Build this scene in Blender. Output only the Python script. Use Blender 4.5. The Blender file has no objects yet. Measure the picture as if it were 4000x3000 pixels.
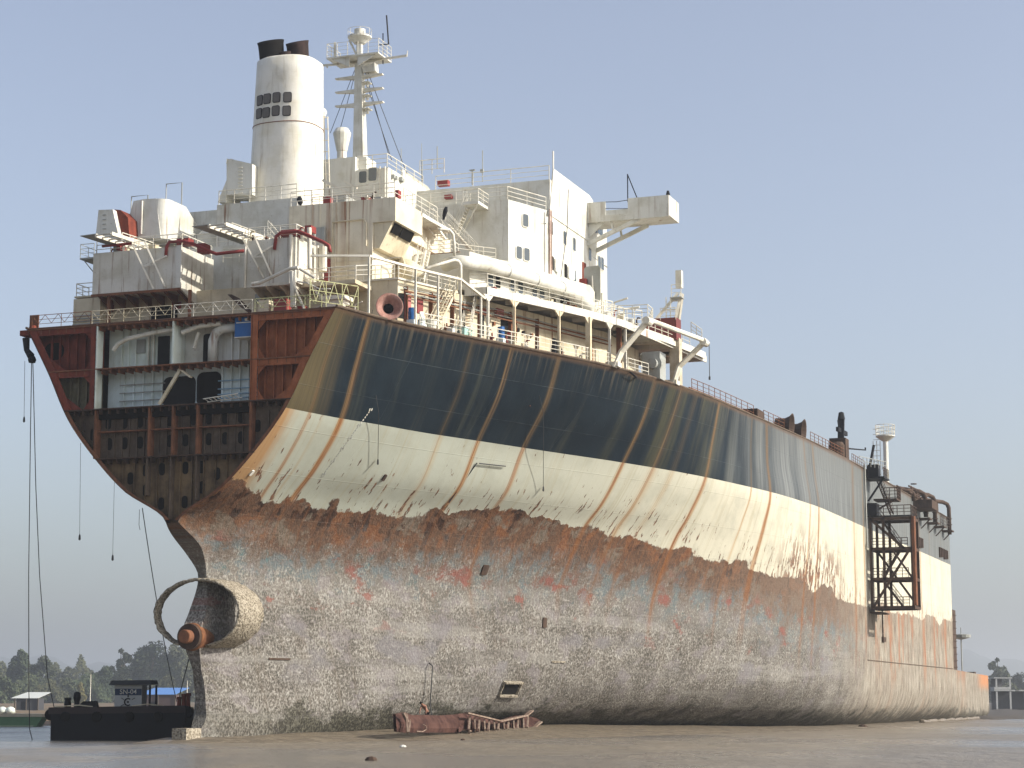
import bpy, math, random
from mathutils import Vector as V
rnd = random.Random(11)
S = bpy.context.scene
COL = S.collection
# ---------------------------------------------------------------- camera model (ship axes: X forward, Y to port, Z up; z=0 is the mud)
F = 7900.0; TH = math.radians(20.0); PI = math.pi
PITCH = math.atan((2735.0-1500)/F)
D0 = V((math.cos(TH), math.sin(TH), 0)); RT = V((math.sin(TH), -math.cos(TH), 0)); ZA = V((0, 0, 1))
FW = D0*math.cos(PITCH)+ZA*math.sin(PITCH); UPV = -D0*math.sin(PITCH)+ZA*math.cos(PITCH)
CAM = V((-127.96, -72.59, 3.0))
def U(px, py, X=None, Y=None, Z=None):
    """where the sight line of a photo point meets a plane of the ship"""
    v = FW+RT*((px-2000)/F)+UPV*((1500-py)/F)
    t = (X-CAM.x)/v.x if X is not None else (Y-CAM.y)/v.y if Y is not None else (Z-CAM.z)/v.z
    return CAM+v*t
def G(px, D, z=0.0):
    """ground point at horizontal distance D in the direction of photo column px"""
    p = CAM+D0*D+RT*((px-2000)/F*D*1.012); return V((p.x, p.y, z))
# ---------------------------------------------------------------- mesh builder
class MB:
    def __init__(s): s.v = []; s.f = []; s.m = []; s.mi = 0
    def add(s, vs, fs):
        n = len(s.v); s.v += [V(a) for a in vs]
        for f in fs: s.f.append([i+n for i in f]); s.m.append(s.mi)
        return s
    def box(s, x0, x1, y0, y1, z0, z1):
        return s.add([(x0,y0,z0),(x1,y0,z0),(x1,y1,z0),(x0,y1,z0),(x0,y0,z1),(x1,y0,z1),(x1,y1,z1),(x0,y1,z1)],
              [(0,3,2,1),(4,5,6,7),(0,1,5,4),(1,2,6,5),(2,3,7,6),(3,0,4,7)])
    def prism(s, pts, vec):
        pts = [V(p) for p in pts]; vec = V(vec); n = len(pts)
        return s.add(pts+[p+vec for p in pts], [tuple(range(n))[::-1], tuple(range(n, 2*n))]+[(i, (i+1) % n, n+(i+1) % n, n+i) for i in range(n)])
    def bar(s, p, q, w, h, up=(0,0,1)):
        p = V(p); q = V(q); d = (q-p)
        if d.length < 1e-6: return s
        d.normalize(); u = V(up)
        if abs(d.dot(u)) > .98: u = V((1,0,0))
        a = d.cross(u).normalized()*(w/2); b = a.cross(d).normalized()*(h/2)
        c = [p-a-b, p+a-b, p+a+b, p-a+b]
        return s.prism(c, q-p)
    def tube(s, pts, r, n=8, cap=True):
        pts = [V(p) for p in pts]; N = len(pts); rs = r if isinstance(r, (list, tuple)) else [r]*N
        vs = []; fs = []; a = None
        for i, p in enumerate(pts):
            d = ((pts[min(i+1,N-1)]-p).normalized()+(p-pts[max(i-1,0)]).normalized())
            if d.length < 1e-6: d = V((0,0,1))
            d.normalize()
            if a is None: a = d.cross(V((0,0,1)) if abs(d.z) < .9 else V((1,0,0))).normalized()
            else: a = (a-d*a.dot(d)).normalized()
            b = d.cross(a)
            for k in range(n):
                t = 2*PI*k/n; vs.append(p+(a*math.cos(t)+b*math.sin(t))*rs[i])
        for i in range(N-1):
            for k in range(n): fs.append((i*n+k, i*n+(k+1) % n, (i+1)*n+(k+1) % n, (i+1)*n+k))
        if cap: fs += [tuple(range(n))[::-1], tuple(range((N-1)*n, N*n))]
        return s.add(vs, fs)
    def lathe(s, prof, c, n=24, axis=(0,0,1), cap=True):
        ax = V(axis).normalized(); c = V(c)
        a = ax.cross(V((1,0,0)) if abs(ax.x) < .9 else V((0,1,0))).normalized(); b = ax.cross(a)
        vs = [c+ax*z+(a*math.cos(2*PI*k/n)+b*math.sin(2*PI*k/n))*r for r, z in prof for k in range(n)]
        fs = [(i*n+k, i*n+(k+1) % n, (i+1)*n+(k+1) % n, (i+1)*n+k) for i in range(len(prof)-1) for k in range(n)]
        if cap: fs += [tuple(range(n))[::-1], tuple(range((len(prof)-1)*n, len(prof)*n))]
        return s.add(vs, fs)
    def rr(s, c, ua, va, w, h, n, r=.12, seg=3):
        """rounded rectangular plate: centre c, in-plane axes ua/va, extruded along n"""
        c = V(c); ua = V(ua); va = V(va); pts = []
        r = min(r, w/2-.001, h/2-.001)
        for sx, sy, a0 in ((1,1,0),(-1,1,90),(-1,-1,180),(1,-1,270)):
            for k in range(seg+1):
                t = math.radians(a0+90*k/seg)
                pts.append(c+ua*(sx*(w/2-r)+r*math.cos(t))+va*(sy*(h/2-r)+r*math.sin(t)))
        return s.prism(pts, n)
    def build(s, name, mat, parent=None, smooth=False, loc=None):
        o0 = V(loc) if loc is not None else (V(ORG[parent.name]) if parent is not None else V((0,0,0)))
        me = bpy.data.meshes.new(name)
        me.from_pydata([tuple(a-o0) for a in s.v], [], s.f)
        for m in (mat if isinstance(mat, list) else [mat]): me.materials.append(m)
        me.polygons.foreach_set('material_index', s.m)
        if smooth: me.polygons.foreach_set('use_smooth', [True]*len(s.f))
        me.update()
        import bmesh
        b = bmesh.new(); b.from_mesh(me); bmesh.ops.recalc_face_normals(b, faces=b.faces); b.to_mesh(me); b.free()
        o = bpy.data.objects.new(name, me); COL.objects.link(o)
        if parent is not None: o.parent = parent
        else: o.location = o0
        ORG[o.name] = o0
        return o
ORG = {}
def thing(name, label, cat, loc=(0,0,0), group=None):
    o = bpy.data.objects.new(name, None); COL.objects.link(o); o.location = loc
    o['label'] = label; o['category'] = cat
    if group: o['group'] = group
    o.empty_display_size = .3; ORG[o.name] = V(loc); return o
def tag(o, label=None, cat=None, group=None, kind=None):
    for k, v in (('label', label), ('category', cat), ('group', group), ('kind', kind)):
        if v: o[k] = v
    return o
# ---------------------------------------------------------------- node helper
class N:
    def __init__(s, name, rough=.6, spec=.3):
        s.mat = bpy.data.materials.new(name); s.mat.use_nodes = True; s.t = s.mat.node_tree
        s.bs = s.t.nodes['Principled BSDF']; s.bs.inputs['Roughness'].default_value = rough; s.bs.inputs['Specular IOR Level'].default_value = spec
        tc = s.t.nodes.new('ShaderNodeTexCoord'); s.P = tc.outputs['Object']
        sp = s.t.nodes.new('ShaderNodeSeparateXYZ'); s.L(s.P, sp.inputs[0]); s.x, s.y, s.z = sp.outputs
    def L(s, a, b):
        if isinstance(a, (int, float)): b.default_value = a
        elif isinstance(a, (tuple, list)): b.default_value = (*a, 1) if len(a) == 3 and b.type == 'RGBA' else a
        else: s.t.links.new(a, b)
    def m(s, op, a, b=0.0, c=None, cl=False):
        n = s.t.nodes.new('ShaderNodeMath'); n.operation = op; n.use_clamp = cl
        s.L(a, n.inputs[0]); s.L(b, n.inputs[1])
        if c is not None: s.L(c, n.inputs[2])
        return n.outputs[0]
    def step(s, v, a, b, lo=0.0, hi=1.0):
        n = s.t.nodes.new('ShaderNodeMapRange'); n.interpolation_type = 'SMOOTHSTEP'
        if a > b: a, b, lo, hi = b, a, hi, lo
        s.L(v, n.inputs[0]); n.inputs[1].default_value = a; n.inputs[2].default_value = b; n.inputs[3].default_value = lo; n.inputs[4].default_value = hi
        return n.outputs[0]
    def mix(s, f, a, b):
        n = s.t.nodes.new('ShaderNodeMix'); n.data_type = 'RGBA'
        s.L(f, n.inputs[0]); s.L(a, n.inputs[6]); s.L(b, n.inputs[7]); return n.outputs[2]
    def vec(s, x, y, z):
        n = s.t.nodes.new('ShaderNodeCombineXYZ'); s.L(x, n.inputs[0]); s.L(y, n.inputs[1]); s.L(z, n.inputs[2]); return n.outputs[0]
    def sc(s, v, k):
        n = s.t.nodes.new('ShaderNodeVectorMath'); n.operation = 'MULTIPLY'; s.L(v, n.inputs[0]); n.inputs[1].default_value = k; return n.outputs[0]
    def noise(s, v, scale, det=4, rough=.55, dist=0.0):
        n = s.t.nodes.new('ShaderNodeTexNoise'); s.L(v, n.inputs['Vector']); n.inputs['Scale'].default_value = scale
        n.inputs['Detail'].default_value = det; n.inputs['Roughness'].default_value = rough; n.inputs['Distortion'].default_value = dist
        return n.outputs['Fac']
    def voro(s, v, scale, rnd_=1.0):
        n = s.t.nodes.new('ShaderNodeTexVoronoi'); s.L(v, n.inputs['Vector']); n.inputs['Scale'].default_value = scale; n.inputs['Randomness'].default_value = rnd_
        return n.outputs['Distance']
    def ramp(s, f, stops, interp='LINEAR'):
        n = s.t.nodes.new('ShaderNodeValToRGB'); e = n.color_ramp.elements; n.color_ramp.interpolation = interp
        while len(e) < len(stops): e.new(.5)
        for i, (p, c) in enumerate(stops):
            e[i].position = p
        for i, (p, c) in enumerate(stops):
            e[i].position = p; e[i].color = (c, c, c, 1) if isinstance(c, (int, float)) else (*c, 1)
        s.L(f, n.inputs[0]); return n.outputs[0]
    def bump(s, h, strength=.4, dist=.05):
        n = s.t.nodes.new('ShaderNodeBump'); n.inputs['Strength'].default_value = strength; n.inputs['Distance'].default_value = dist
        s.L(h, n.inputs['Height']); s.L(n.outputs[0], s.bs.inputs['Normal'])
    def col(s, c): s.L(c, s.bs.inputs['Base Color']); return s.mat
RUST = (.19, .07, .025); RUSTD = (.075, .032, .018)
def paint(name, base, dirt=.75, rust=.5, rough=.55, rc=RUST, ns=.55, spec=.3):
    """weathered ship paint: grime clouds, vertical run marks and rust bleeding"""
    n = N(name, rough, spec)
    g = n.noise(n.P, ns, 6, .6)
    c = n.mix(n.step(g, .38, .72), base, tuple(b*dirt*k for b, k in zip(base, (1, .97, .88))))
    st = n.noise(n.sc(n.P, (2.6, 2.6, .16)), 1.0, 5, .6)
    sm = n.noise(n.P, .22, 3)
    c = n.mix(n.m('MULTIPLY', n.step(st, .52, .74), .55), c, tuple(b*.6*k for b, k in zip(base, (1, .92, .78))))
    if rust > 0:
        f = n.m('MULTIPLY', n.step(st, .66-.1*rust, .78-.06*rust), n.step(sm, .5-.12*rust, .66-.1*rust))
        c = n.mix(n.m('MULTIPLY', f, min(1, .55+rust*.4)), c, rc)
        sp = n.noise(n.P, 5.5, 4, .65)
        c = n.mix(n.m('MULTIPLY', n.step(sp, .70-.05*rust, .76-.04*rust), .8), c, tuple(k*.7 for k in rc))
    pz = n.step(n.m('PINGPONG', n.z, 1.35), 0, .02, 1, 0); px_ = n.step(n.m('PINGPONG', n.m('ADD', n.x, .7), 2.1), 0, .02, 1, 0); py_ = n.step(n.m('PINGPONG', n.m('ADD', n.y, .4), 1.9), 0, .02, 1, 0)
    sm_ = n.m('MAXIMUM', pz, n.m('MAXIMUM', px_, py_))
    c = n.mix(n.m('MULTIPLY', n.m('MULTIPLY', sm_, n.step(g, .40, .58)), .30), c, tuple(b*.5*k for b, k in zip(base, (1, .9, .75))))
    n.bump(n.m('ADD', n.noise(n.P, .9, 3), n.m('MULTIPLY', n.noise(n.P, 3.0, 4), .25)), .35, .10)
    return n.col(c)
def rusty(name, a, b, scale=1.2, rough=.85):
    n = N(name, rough, .15)
    g = n.noise(n.P, scale, 7, .65); st = n.noise(n.sc(n.P, (3, 3, .3)), 1.0, 4)
    c = n.mix(n.step(n.m('ADD', n.m('MULTIPLY', g, .65), n.m('MULTIPLY', st, .35)), .38, .64), a, b)
    c = n.mix(n.m('MULTIPLY', n.step(n.noise(n.P, 6, 4, .7), .58, .7), .6), c, tuple(k*.4 for k in a))
    n.bump(g, .3, .05); return n.col(c)
def plain(name, c, rough=.6, spec=.3, metal=0):
    n = N(name, rough, spec); n.bs.inputs['Metallic'].default_value = metal
    g = n.noise(n.P, 2.0, 5, .6)
    return n.col(n.mix(g, tuple(k*.75 for k in c), tuple(min(1, k*1.2) for k in c)))
M = {}
M['white'] = paint('white_paint', (.63,.62,.56), .76, .8)
M['white2'] = paint('white_paint_rusty', (.62,.60,.53), .76, .95)
M['cream'] = paint('cream_paint', (.62,.55,.40), .72, .9)
M['steelw'] = paint('rail_paint', (.68,.65,.56), .72, .5)
M['pale'] = paint('pale_green_paint', (.66,.72,.655), .82, .35)
M['bluew'] = paint('pale_blue_paint', (.64,.73,.745), .82, .3)
M['grey'] = paint('grey_paint', (.33,.34,.32), .8, .4)
M['red'] = paint('red_paint', (.25,.04,.035), .7, .5)
M['pink'] = paint('faded_red_paint', (.45,.15,.14), .8, .2)
M['blue'] = paint('blue_plastic', (.015,.10,.30), .8, 0, .4)
M['mint'] = paint('mint_plastic', (.32,.50,.44), .8, 0, .4)
M['olive'] = rusty('olive_primer', (.115,.10,.062), (.165,.145,.09))
M['rred'] = rusty('red_lead_primer', (.23,.075,.032), (.35,.12,.052))
M['dred'] = rusty('dark_red_primer', (.12,.03,.02), (.19,.046,.027))
M['orust'] = rusty('orange_rust', (.12,.05,.025), (.24,.105,.045), 2.5)
M['rust'] = rusty('brown_rust', (.13,.06,.035), (.22,.095,.048))
M['drust'] = rusty('dark_rust', (.050,.032,.024), (.085,.055,.038))
M['brown'] = rusty('brown_primer', (.085,.062,.045), (.135,.10,.07))
M['ochre'] = rusty('ochre_rust', (.20,.135,.07), (.085,.06,.038), .7)
M['soot'] = plain('soot', (.012,.011,.010), .95, .05)
M['dark'] = plain('dark_interior', (.018,.018,.018), .9, .1)
M['glass'] = plain('window_glass', (.045,.06,.07), .15, .6)
M['rope'] = plain('wire_rope', (.05,.05,.05), .8)
M['black'] = plain('black_paint', (.008,.008,.010), .6, .15)
M['deck'] = rusty('deck_plate', (.12,.06,.04), (.16,.09,.06))
M['uptake'] = rusty('uptake_brown', (.018,.012,.011), (.04,.024,.02))
M['lime'] = plain('yellow_green_paint', (.42,.42,.22))
# ================================================================ the ship
ship = thing('tanker', 'huge stranded tanker with cut open stern, streaked navy and white hull, white bridge', 'ship', (0,0,0))
def pchip(xs, ys):
    n = len(xs); h = [xs[i+1]-xs[i] for i in range(n-1)]; d = [(ys[i+1]-ys[i])/h[i] for i in range(n-1)]; m = [0]*n
    for i in range(1, n-1):
        if d[i-1]*d[i] > 0:
            a = 2*h[i]+h[i-1]; b = h[i]+2*h[i-1]; m[i] = (a+b)/(a/d[i-1]+b/d[i])
    m[0] = d[0]; m[-1] = d[-1]
    def f(x):
        x = min(max(x, xs[0]), xs[-1]); i = 0
        while i < n-2 and x > xs[i+1]: i += 1
        t = (x-xs[i])/h[i]; t2 = t*t; t3 = t2*t
        return (2*t3-3*t2+1)*ys[i]+(t3-2*t2+t)*h[i]*m[i]+(-2*t3+3*t2)*ys[i+1]+(t3-t2)*h[i]*m[i+1]
    return f
ZR = [-.8, 0, 1, 2.5, 5, 8, 12, 15.6, 18, 20, 23.5, 27, 30.6]
XR = [6, 10, 16, 22, 30, 40, 50, 60, 75, 90, 110, 130, 240]
TB = [[.4,1.1,2,3.2,4.2,5.5,7,8.5,11,15.5,20,23.5,25,25],
 [.4,1.2,2.3,3.6,4.8,6.3,8,10,13,18,22.5,25.5,26.5,26.5],
 [.4,1.2,2.4,4,5.5,7.5,9.8,12.4,15.6,20.8,24.8,27.2,27.9,27.9],
 [.4,1.1,2.4,4.4,6.2,8.9,12,15.2,18.8,23.6,27,28.6,29.0,29.0],
 [.35,.9,2.3,4.6,6.6,9.7,13.4,17.2,20.8,25.5,28.3,29.2,29.5,29.5],
 [.7,1.2,2.3,4.6,6.8,10,14,18,21.5,26,28.6,29.4,29.5,29.5],
 [.35,.95,2.4,4.6,6.9,10.2,14.4,18.6,22.2,26.6,28.9,29.5,29.5,29.5],
 [.5,2.7,4,6.3,8.6,11.8,16,20,23.3,27.2,29.1,29.5,29.5,29.5],
 [4,4.9,6.0,8.2,10.4,13.4,17.4,21.2,24.3,27.8,29.3,29.5,29.5,29.5],
 [6.1,7.1,8.3,10.4,12.6,15.5,19.2,22.6,25.3,28.2,29.4,29.5,29.5,29.5],
 [8.95,10.2,11.4,13,15.1,17.9,21.5,24.5,26.6,28.7,29.5,29.5,29.5,29.5],
 [10.75,12.2,13.4,15.5,17.8,20.8,23.6,25.6,26.9,28.3,29.2,29.5,29.5,29.5],
 [12.8,14.1,15.4,17.6,19.9,22.8,25.2,26.6,27.3,28.2,29,29.5,29.5,29.5]]
XP = pchip([-.8,0,2.2,3.65,5.5,6.9,7.7,8.5,9.2,11.9,13.7,15.5,15.7,30.7], [4.3,3.9,5,4.75,4.1,3.4,3.2,3.5,4.05,4.75,3.4,.25,0,0])
ROWS = [pchip([XP(z)]+XR, r) for z, r in zip(ZR, TB)]
_hc = {}
def hb(x, z):
    k = round(x, 3)
    if k not in _hc: _hc[k] = pchip(ZR, [r(max(x, XP(zz))) for zz, r in zip(ZR, ROWS)])
    return _hc[k](z)
def edge(x): return -hb(x, 30.6)
XE = 187.0; ZL = 7.8
zz = [-.8+31.4*(i/84) for i in range(85)]
ss = [(i/170)**1.5 for i in range(171)]
mb = MB()
for sg in (-1, 1):
    vs = []; fs = []
    for z in zz:
        a = XP(z)
        for s in ss:
            x = a+(XE-a)*s; y = hb(x, z)
            vs.append((x, sg*y, z))
    n = len(ss)
    for j in range(len(zz)-1):
        for i in range(n-1): fs.append((j*n+i, j*n+i+1, (j+1)*n+i+1, (j+1)*n+i))
    mb.add(vs, fs)
    # lower forebody left standing past the cut
    vs = []; fs = []; zl = [-.8+(ZL+.6)*k/20 for k in range(21)]; xl = [XE+(231-XE)*k/30 for k in range(31)]
    for z in zl:
        for x in xl:
            e = max(0, (x-228)/3); rz = max(0, (1.3-z)/2.1)
            vs.append((x-rz*rz*1.0*max(0, (x-215)/16), sg*(hb(130, z)+(29.5-max(0, 1.3-z)**2*.5-hb(130, z))*min(1, (x-XE)/14)-e*e*.25), z-.5*max(0, z)/ZL*(x-XE)/44))
    n = 31
    for j in range(20):
        for i in range(n-1): fs.append((j*n+i, j*n+i+1, (j+1)*n+i+1, (j+1)*n+i))
    mb.add(vs, fs)
zs_ = [-.8+.2*k for k in range(83)]; mb.add([(XP(q)+.002, s_*hb(XP(q), q), q) for q in zs_ for s_ in (1, 0, -1)], [(k*3+j, k*3+j+1, k*3+j+4, k*3+j+3) for k in range(82) for j in (0, 1)])
mb.add([(230.9,-29,1.0),(230.9,29,1.0),(230.9,29.2,ZL-.7),(230.9,-29.2,ZL-.7)], [(0,1,2,3)])
mb.add([(XE,-29.4,ZL-.2),(230.9,-29.2,ZL-.7),(230.9,29.2,ZL-.7),(XE,29.4,ZL-.2)], [(0,1,2,3)])
# hull shader ------------------------------------------------------------------
n = N('hull_plating', .55, .3); x, z = n.x, n.z
dz = n.m('SUBTRACT', 30.6, z)
xs = n.m('SUBTRACT', x, n.m('MULTIPLY', n.m('MULTIPLY', dz, n.step(x, 50, 30, 0, .35)), n.step(x, -2, 7, .45, 1)))
def sv(kx, kz, o=0.0): return n.vec(n.m('MULTIPLY', xs, kx), o, n.m('MULTIPLY', z, kz))
def sub(a, b): return n.m('SUBTRACT', a, b)
def mul(*a):
    r = a[0]
    for b in a[1:]: r = n.m('MULTIPLY', r, b)
    return r
def add(*a):
    r = a[0]
    for b in a[1:]: r = n.m('ADD', r, b)
    return r
fine = n.noise(sv(2.2, .07), 1, 6, .62)
fil = n.noise(sv(7.0, .05, 2), 1, 4, .6); brk = n.step(n.noise(sv(.6, .25, 91), 1, 4, .6), .30, .52, .6, 1)
broad = n.noise(sv(.32, .03, 7), 1, 5, .6)
cloud = n.noise(n.P, .30, 6, .62)
grain = n.noise(n.P, 2.6, 6, .70)
xw = add(xs, mul(sub(fine, .5), .25), mul(sub(fil, .5), .22))
def streaks(lst, lo, hi):
    st = [(0, 0)]; sc = hi-lo
    for c, w, a in lst:
        p = (c-lo)/sc; d = w/sc
        st += [(p-d, 0), (p, a), (p+d, 0)]
    st.append((1, 0)); st.sort()
    return n.ramp(n.m('DIVIDE', sub(xw, lo), sc, cl=True), st)
SA = streaks([(.9,.5,.8),(2.1,.35,.55),(4.0,.62,1),(9.3,.3,.15),(12.2,.25,.4),(15.3,.8,.6),(19.6,.5,1),(25.0,.7,.85),(29.5,.3,.4)], -3, 36)
SB = streaks([(39.3,.75,.95),(44.6,1.6,.7),(48.0,1.2,.6),(54.2,.8,1),(64.5,.5,.75),(69.5,.9,1),(83.3,.7,.8),(87,.7,.95),(107,1.8,.75)], 36, 120)
SC = streaks([(113.2,.9,.85),(131,1.0,.5),(144,1.0,.5),(157,1.1,.8),(166,.8,.7),(177,1.0,.5)], 110, 190)
raw = n.m('MAXIMUM', n.m('MAXIMUM', SA, SB), SC)
stk = mul(brk, n.step(raw, .12, .85), n.step(add(mul(fil, .6), mul(fine, .4)), .36, .56, .18, 1.0))
core = mul(brk, n.step(raw, .45, .85), n.step(fil, .36, .58, .3, 1))
# navy band weathering to grey forward
fw = n.step(add(x, mul(sub(broad, .5), 70)), 50, 88)
navy = n.mix(n.step(cloud, .3, .7), (.006,.012,.018), (.011,.019,.026))
navy = n.mix(mul(n.step(broad, .52, .66), n.step(fine, .35, .65), .7), navy, (.040,.045,.038))
navy = n.mix(mul(n.step(fil, .62, .74), n.step(broad, .45, .6), .35), navy, (.12,.125,.115))
grey = n.mix(n.step(fine, .36, .66), (.105,.112,.110), (.19,.198,.19))
topc = n.mix(mul(fw, .92), navy, grey)
topc = n.mix(mul(n.step(fine, .48, .66), n.step(z, 27.5, 30.5, .0, .7)), topc, (.10,.085,.06))
topc = n.mix(mul(n.step(add(xs, mul(fine, 2.6)), 4.4, 1.4), .85), topc, n.mix(fil, (.05,.042,.024), (.15,.115,.055)))
topc = n.mix(mul(n.step(x, 32, 46), n.step(x, 62, 50), n.step(broad, .42, .62), .6), topc, (.075,.07,.035))
topc = n.mix(mul(stk, .75), topc, n.mix(n.step(x, 60, 90), (.075,.058,.033), (.15,.115,.08)))
topc = n.mix(mul(core, n.step(broad, .3, .6, .55, .95)), topc, n.mix(n.step(fil, .4, .6), (.095,.045,.018), (.19,.12,.06)))
topc = n.mix(mul(n.step(z, 30.05, 30.5), .75), topc, (.10,.06,.035))
# white band
whc = n.mix(n.step(x, 10, 75), (.385,.405,.345), (.53,.50,.395))
whc = n.mix(mul(n.step(cloud, .42, .70), .45), whc, (.30,.30,.24))
whc = n.mix(mul(n.step(fine, .50, .70), .42), whc, (.32,.275,.165))
whc = n.mix(mul(stk, .62), whc, n.mix(n.step(fil, .4, .6), (.44,.27,.085), (.30,.16,.06)))
whc = n.mix(mul(core, .92), whc, n.mix(n.step(fil, .42, .6), (.29,.088,.008), (.15,.045,.009)))
whc = n.mix(mul(n.step(add(xs, mul(fine, 1.6)), 1.0, -.5), .85), whc, n.mix(fil, (.28,.10,.022), (.38,.24,.09)))
zb0 = n.ramp(n.m('DIVIDE', x, 200), [(p_/200, v_/40) for p_, v_ in ((0, 18.1), (20, 17.95), (30, 18.5), (44, 18.1), (54, 17.4), (66, 16.4), (73, 16.1), (79, 15.1), (100, 14.6), (200, 14.3))])
zb0 = n.m('MULTIPLY', zb0, 40)
jag = n.noise(sv(.13, .16, 3), 1, 3, .55)
jag2 = n.noise(sv(1.1, .8, 3), 1, 7, .74)
zb = add(zb0, mul(n.step(jag, .40, .62, -.5, .5), 1.1), mul(sub(jag2, .5), 1.3))
hgt = sub(z, zb0)
flk = n.noise(sv(2.6, .75, 9), 1, 5, .62); flg = n.noise(sv(.45, .25, 19), 1, 3, .5)
thr = add(.665, mul(n.step(hgt, 4.5, .3), -.075), mul(sub(flg, .5), -.22))
flake = n.step(sub(flk, thr), 0, .022)
fl2 = mul(n.step(n.noise(sv(1.2, .42, 23), 1, 6, .66), .49, .525), n.step(x, 72, 80), n.step(x, 104, 94), n.step(hgt, 7, 1.5))
fl3 = mul(n.step(n.noise(sv(1.6, .36, 29), 1, 6, .66), .56, .59), n.step(hgt, 2.8, .2), n.step(x, 66, 76))
flake = n.m('MAXIMUM', n.m('MAXIMUM', flake, fl2), fl3)
whc = n.mix(mul(flake, .93), whc, n.mix(n.step(grain, .4, .6), (.075,.038,.024), (.20,.085,.04)))
# bare rusty band and fouled bottom
pA = n.noise(sv(.34, .30, 1), 1, 7, .66); pB = n.noise(sv(.26, .42, 31), 1, 7, .64); pC = n.noise(sv(.55, .5, 47), 1, 7, .68); pD = n.noise(sv(.9, .75, 61), 1, 6, .66)
gr2 = n.noise(sv(3.4, 2.4, 5), 1, 7, .76)
rst = n.mix(n.step(grain, .38, .62), (.085,.052,.035), (.14,.08,.05))
rst = n.mix(n.step(pA, .52, .58), rst, n.mix(n.step(grain, .4, .6), (.145,.062,.030), (.20,.095,.048)))
rst = n.mix(mul(n.step(pB, .53, .58), .85), rst, n.mix(n.step(gr2, .4, .6), (.10,.082,.062), (.205,.175,.14)))
rst = n.mix(mul(n.step(pC, .555, .585), n.step(hgt, -4.5, -.6)), rst, n.mix(n.step(grain, .4, .6), (.026,.016,.012), (.06,.03,.02)))
rst = n.mix(mul(n.step(gr2, .61, .70), .7), rst, (.26,.20,.145))
rst = n.mix(mul(n.step(fine, .48, .64), .4), rst, (.20,.085,.035))
rst = n.mix(mul(n.step(x, 52, 85), n.step(grain, .3, .6, .4, .75)), rst, (.165,.125,.095))
und = n.mix(n.step(gr2, .35, .65), (.115,.105,.092), (.20,.182,.16))
und = n.mix(mul(n.step(pC, .50, .55), .8), und, (.125,.16,.168))
und = n.mix(mul(n.step(pD, .57, .61), .85), und, (.085,.18,.19))
und = n.mix(mul(n.step(pB, .545, .585), .85), und, (.17,.08,.062))
und = n.mix(mul(n.step(pA, .42, .36), .8), und, (.185,.165,.17))
bn = n.noise(n.sc(n.P, (1.15, 1.15, .9)), 3.9, 9, .80, .4)
bn2 = n.noise(n.P, 9.0, 4, .7)
bv = n.voro(n.sc(n.P, (1, 1, .75)), 6.5)
bm_ = add(mul(bn, .62), mul(bv, .20), mul(bn2, .22), mul(sub(cloud, .5), .22))
barn = n.ramp(bm_, [(.43, (.033,.028,.022)), (.485, (.088,.077,.062)), (.53, (.168,.153,.131)), (.578, (.25,.233,.205)), (.645, (.40,.385,.35))])
barn = n.mix(.22, barn, n.mix(cloud, (.15,.14,.124), (.215,.202,.183)))
barn = n.mix(mul(n.step(fine, .50, .66), .30), barn, (.12,.095,.07))
barn = n.mix(mul(n.step(n.noise(sv(.06, .9, 83), 1, 4, .55), .56, .62), .35), barn, (.125,.115,.105))
barn = n.mix(mul(n.step(n.noise(sv(.045, .75, 97), 1, 4, .6), .53, .62), .4), barn, n.mix(gr2, (.19,.18,.16), (.36,.345,.31)))
barn = n.mix(mul(n.step(pB, .47, .40), .45), barn, n.mix(n.step(gr2, .4, .6), (.15,.13,.135), (.27,.245,.25)))
barn = n.mix(mul(n.step(n.noise(sv(.12, .2, 71), 1, 4, .6), .55, .63), n.step(z, 3.5, 6), n.step(z, 11, 8), .55), barn, (.17,.16,.17))
depth = add(sub(zb0, z), mul(sub(pA, .5), 5.0))
f1 = n.step(add(depth, mul(sub(pC, .5), 7), mul(sub(gr2, .5), 3)), 1.7, 5.6)
f2 = n.step(add(depth, mul(sub(pD, .5), 9), mul(sub(bm_, .53), 16)), 3.6, 6.6)
lowc = n.mix(f1, rst, und)
lowc = n.mix(mul(f2, n.step(depth, 3, 9, .75, .98)), lowc, barn)
lowc = n.mix(mul(n.step(pB, .60, .63), n.step(depth, 11, 6), n.step(depth, 2, 4), .8), lowc, (.215,.085,.068))
smooth_f = n.step(add(x, mul(sub(cloud, .5), 20)), 92, 122)
fwdc = n.ramp(n.noise(n.vec(n.m('MULTIPLY', x, .9), 2, n.m('MULTIPLY', z, .28)), 1, 8, .74), [(.34, (.10,.075,.053)), (.45, (.215,.18,.14)), (.56, (.31,.28,.225)), (.70, (.42,.385,.315))])
lowc = n.mix(mul(smooth_f, .85), lowc, fwdc)
lrs = mul(n.m('MAXIMUM', mul(stk, .8), core), n.step(add(hgt, mul(sub(broad, .5), 6)), -10, -3))
lowc = n.mix(mul(lrs, n.step(x, 22, 34), .95), lowc, n.mix(grain, (.15,.055,.02), (.27,.115,.04)))
fr = n.noise(n.vec(n.m('MULTIPLY', x, .16), 5, n.m('MULTIPLY', z, .05)), 1, 6, .66)
lowc = n.mix(mul(n.step(fr, .52, .60), n.step(x, 104, 120), n.step(z, 4, 9, .15, .8)), lowc, n.mix(gr2, (.20,.085,.04), (.36,.165,.085)))
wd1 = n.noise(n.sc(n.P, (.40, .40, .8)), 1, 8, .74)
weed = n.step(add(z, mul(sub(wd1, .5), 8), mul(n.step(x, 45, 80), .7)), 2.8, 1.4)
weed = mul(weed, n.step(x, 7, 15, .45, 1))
wcol = n.mix(n.step(bm_, .48, .60), (.028,.026,.019), (.10,.094,.07))
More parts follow.
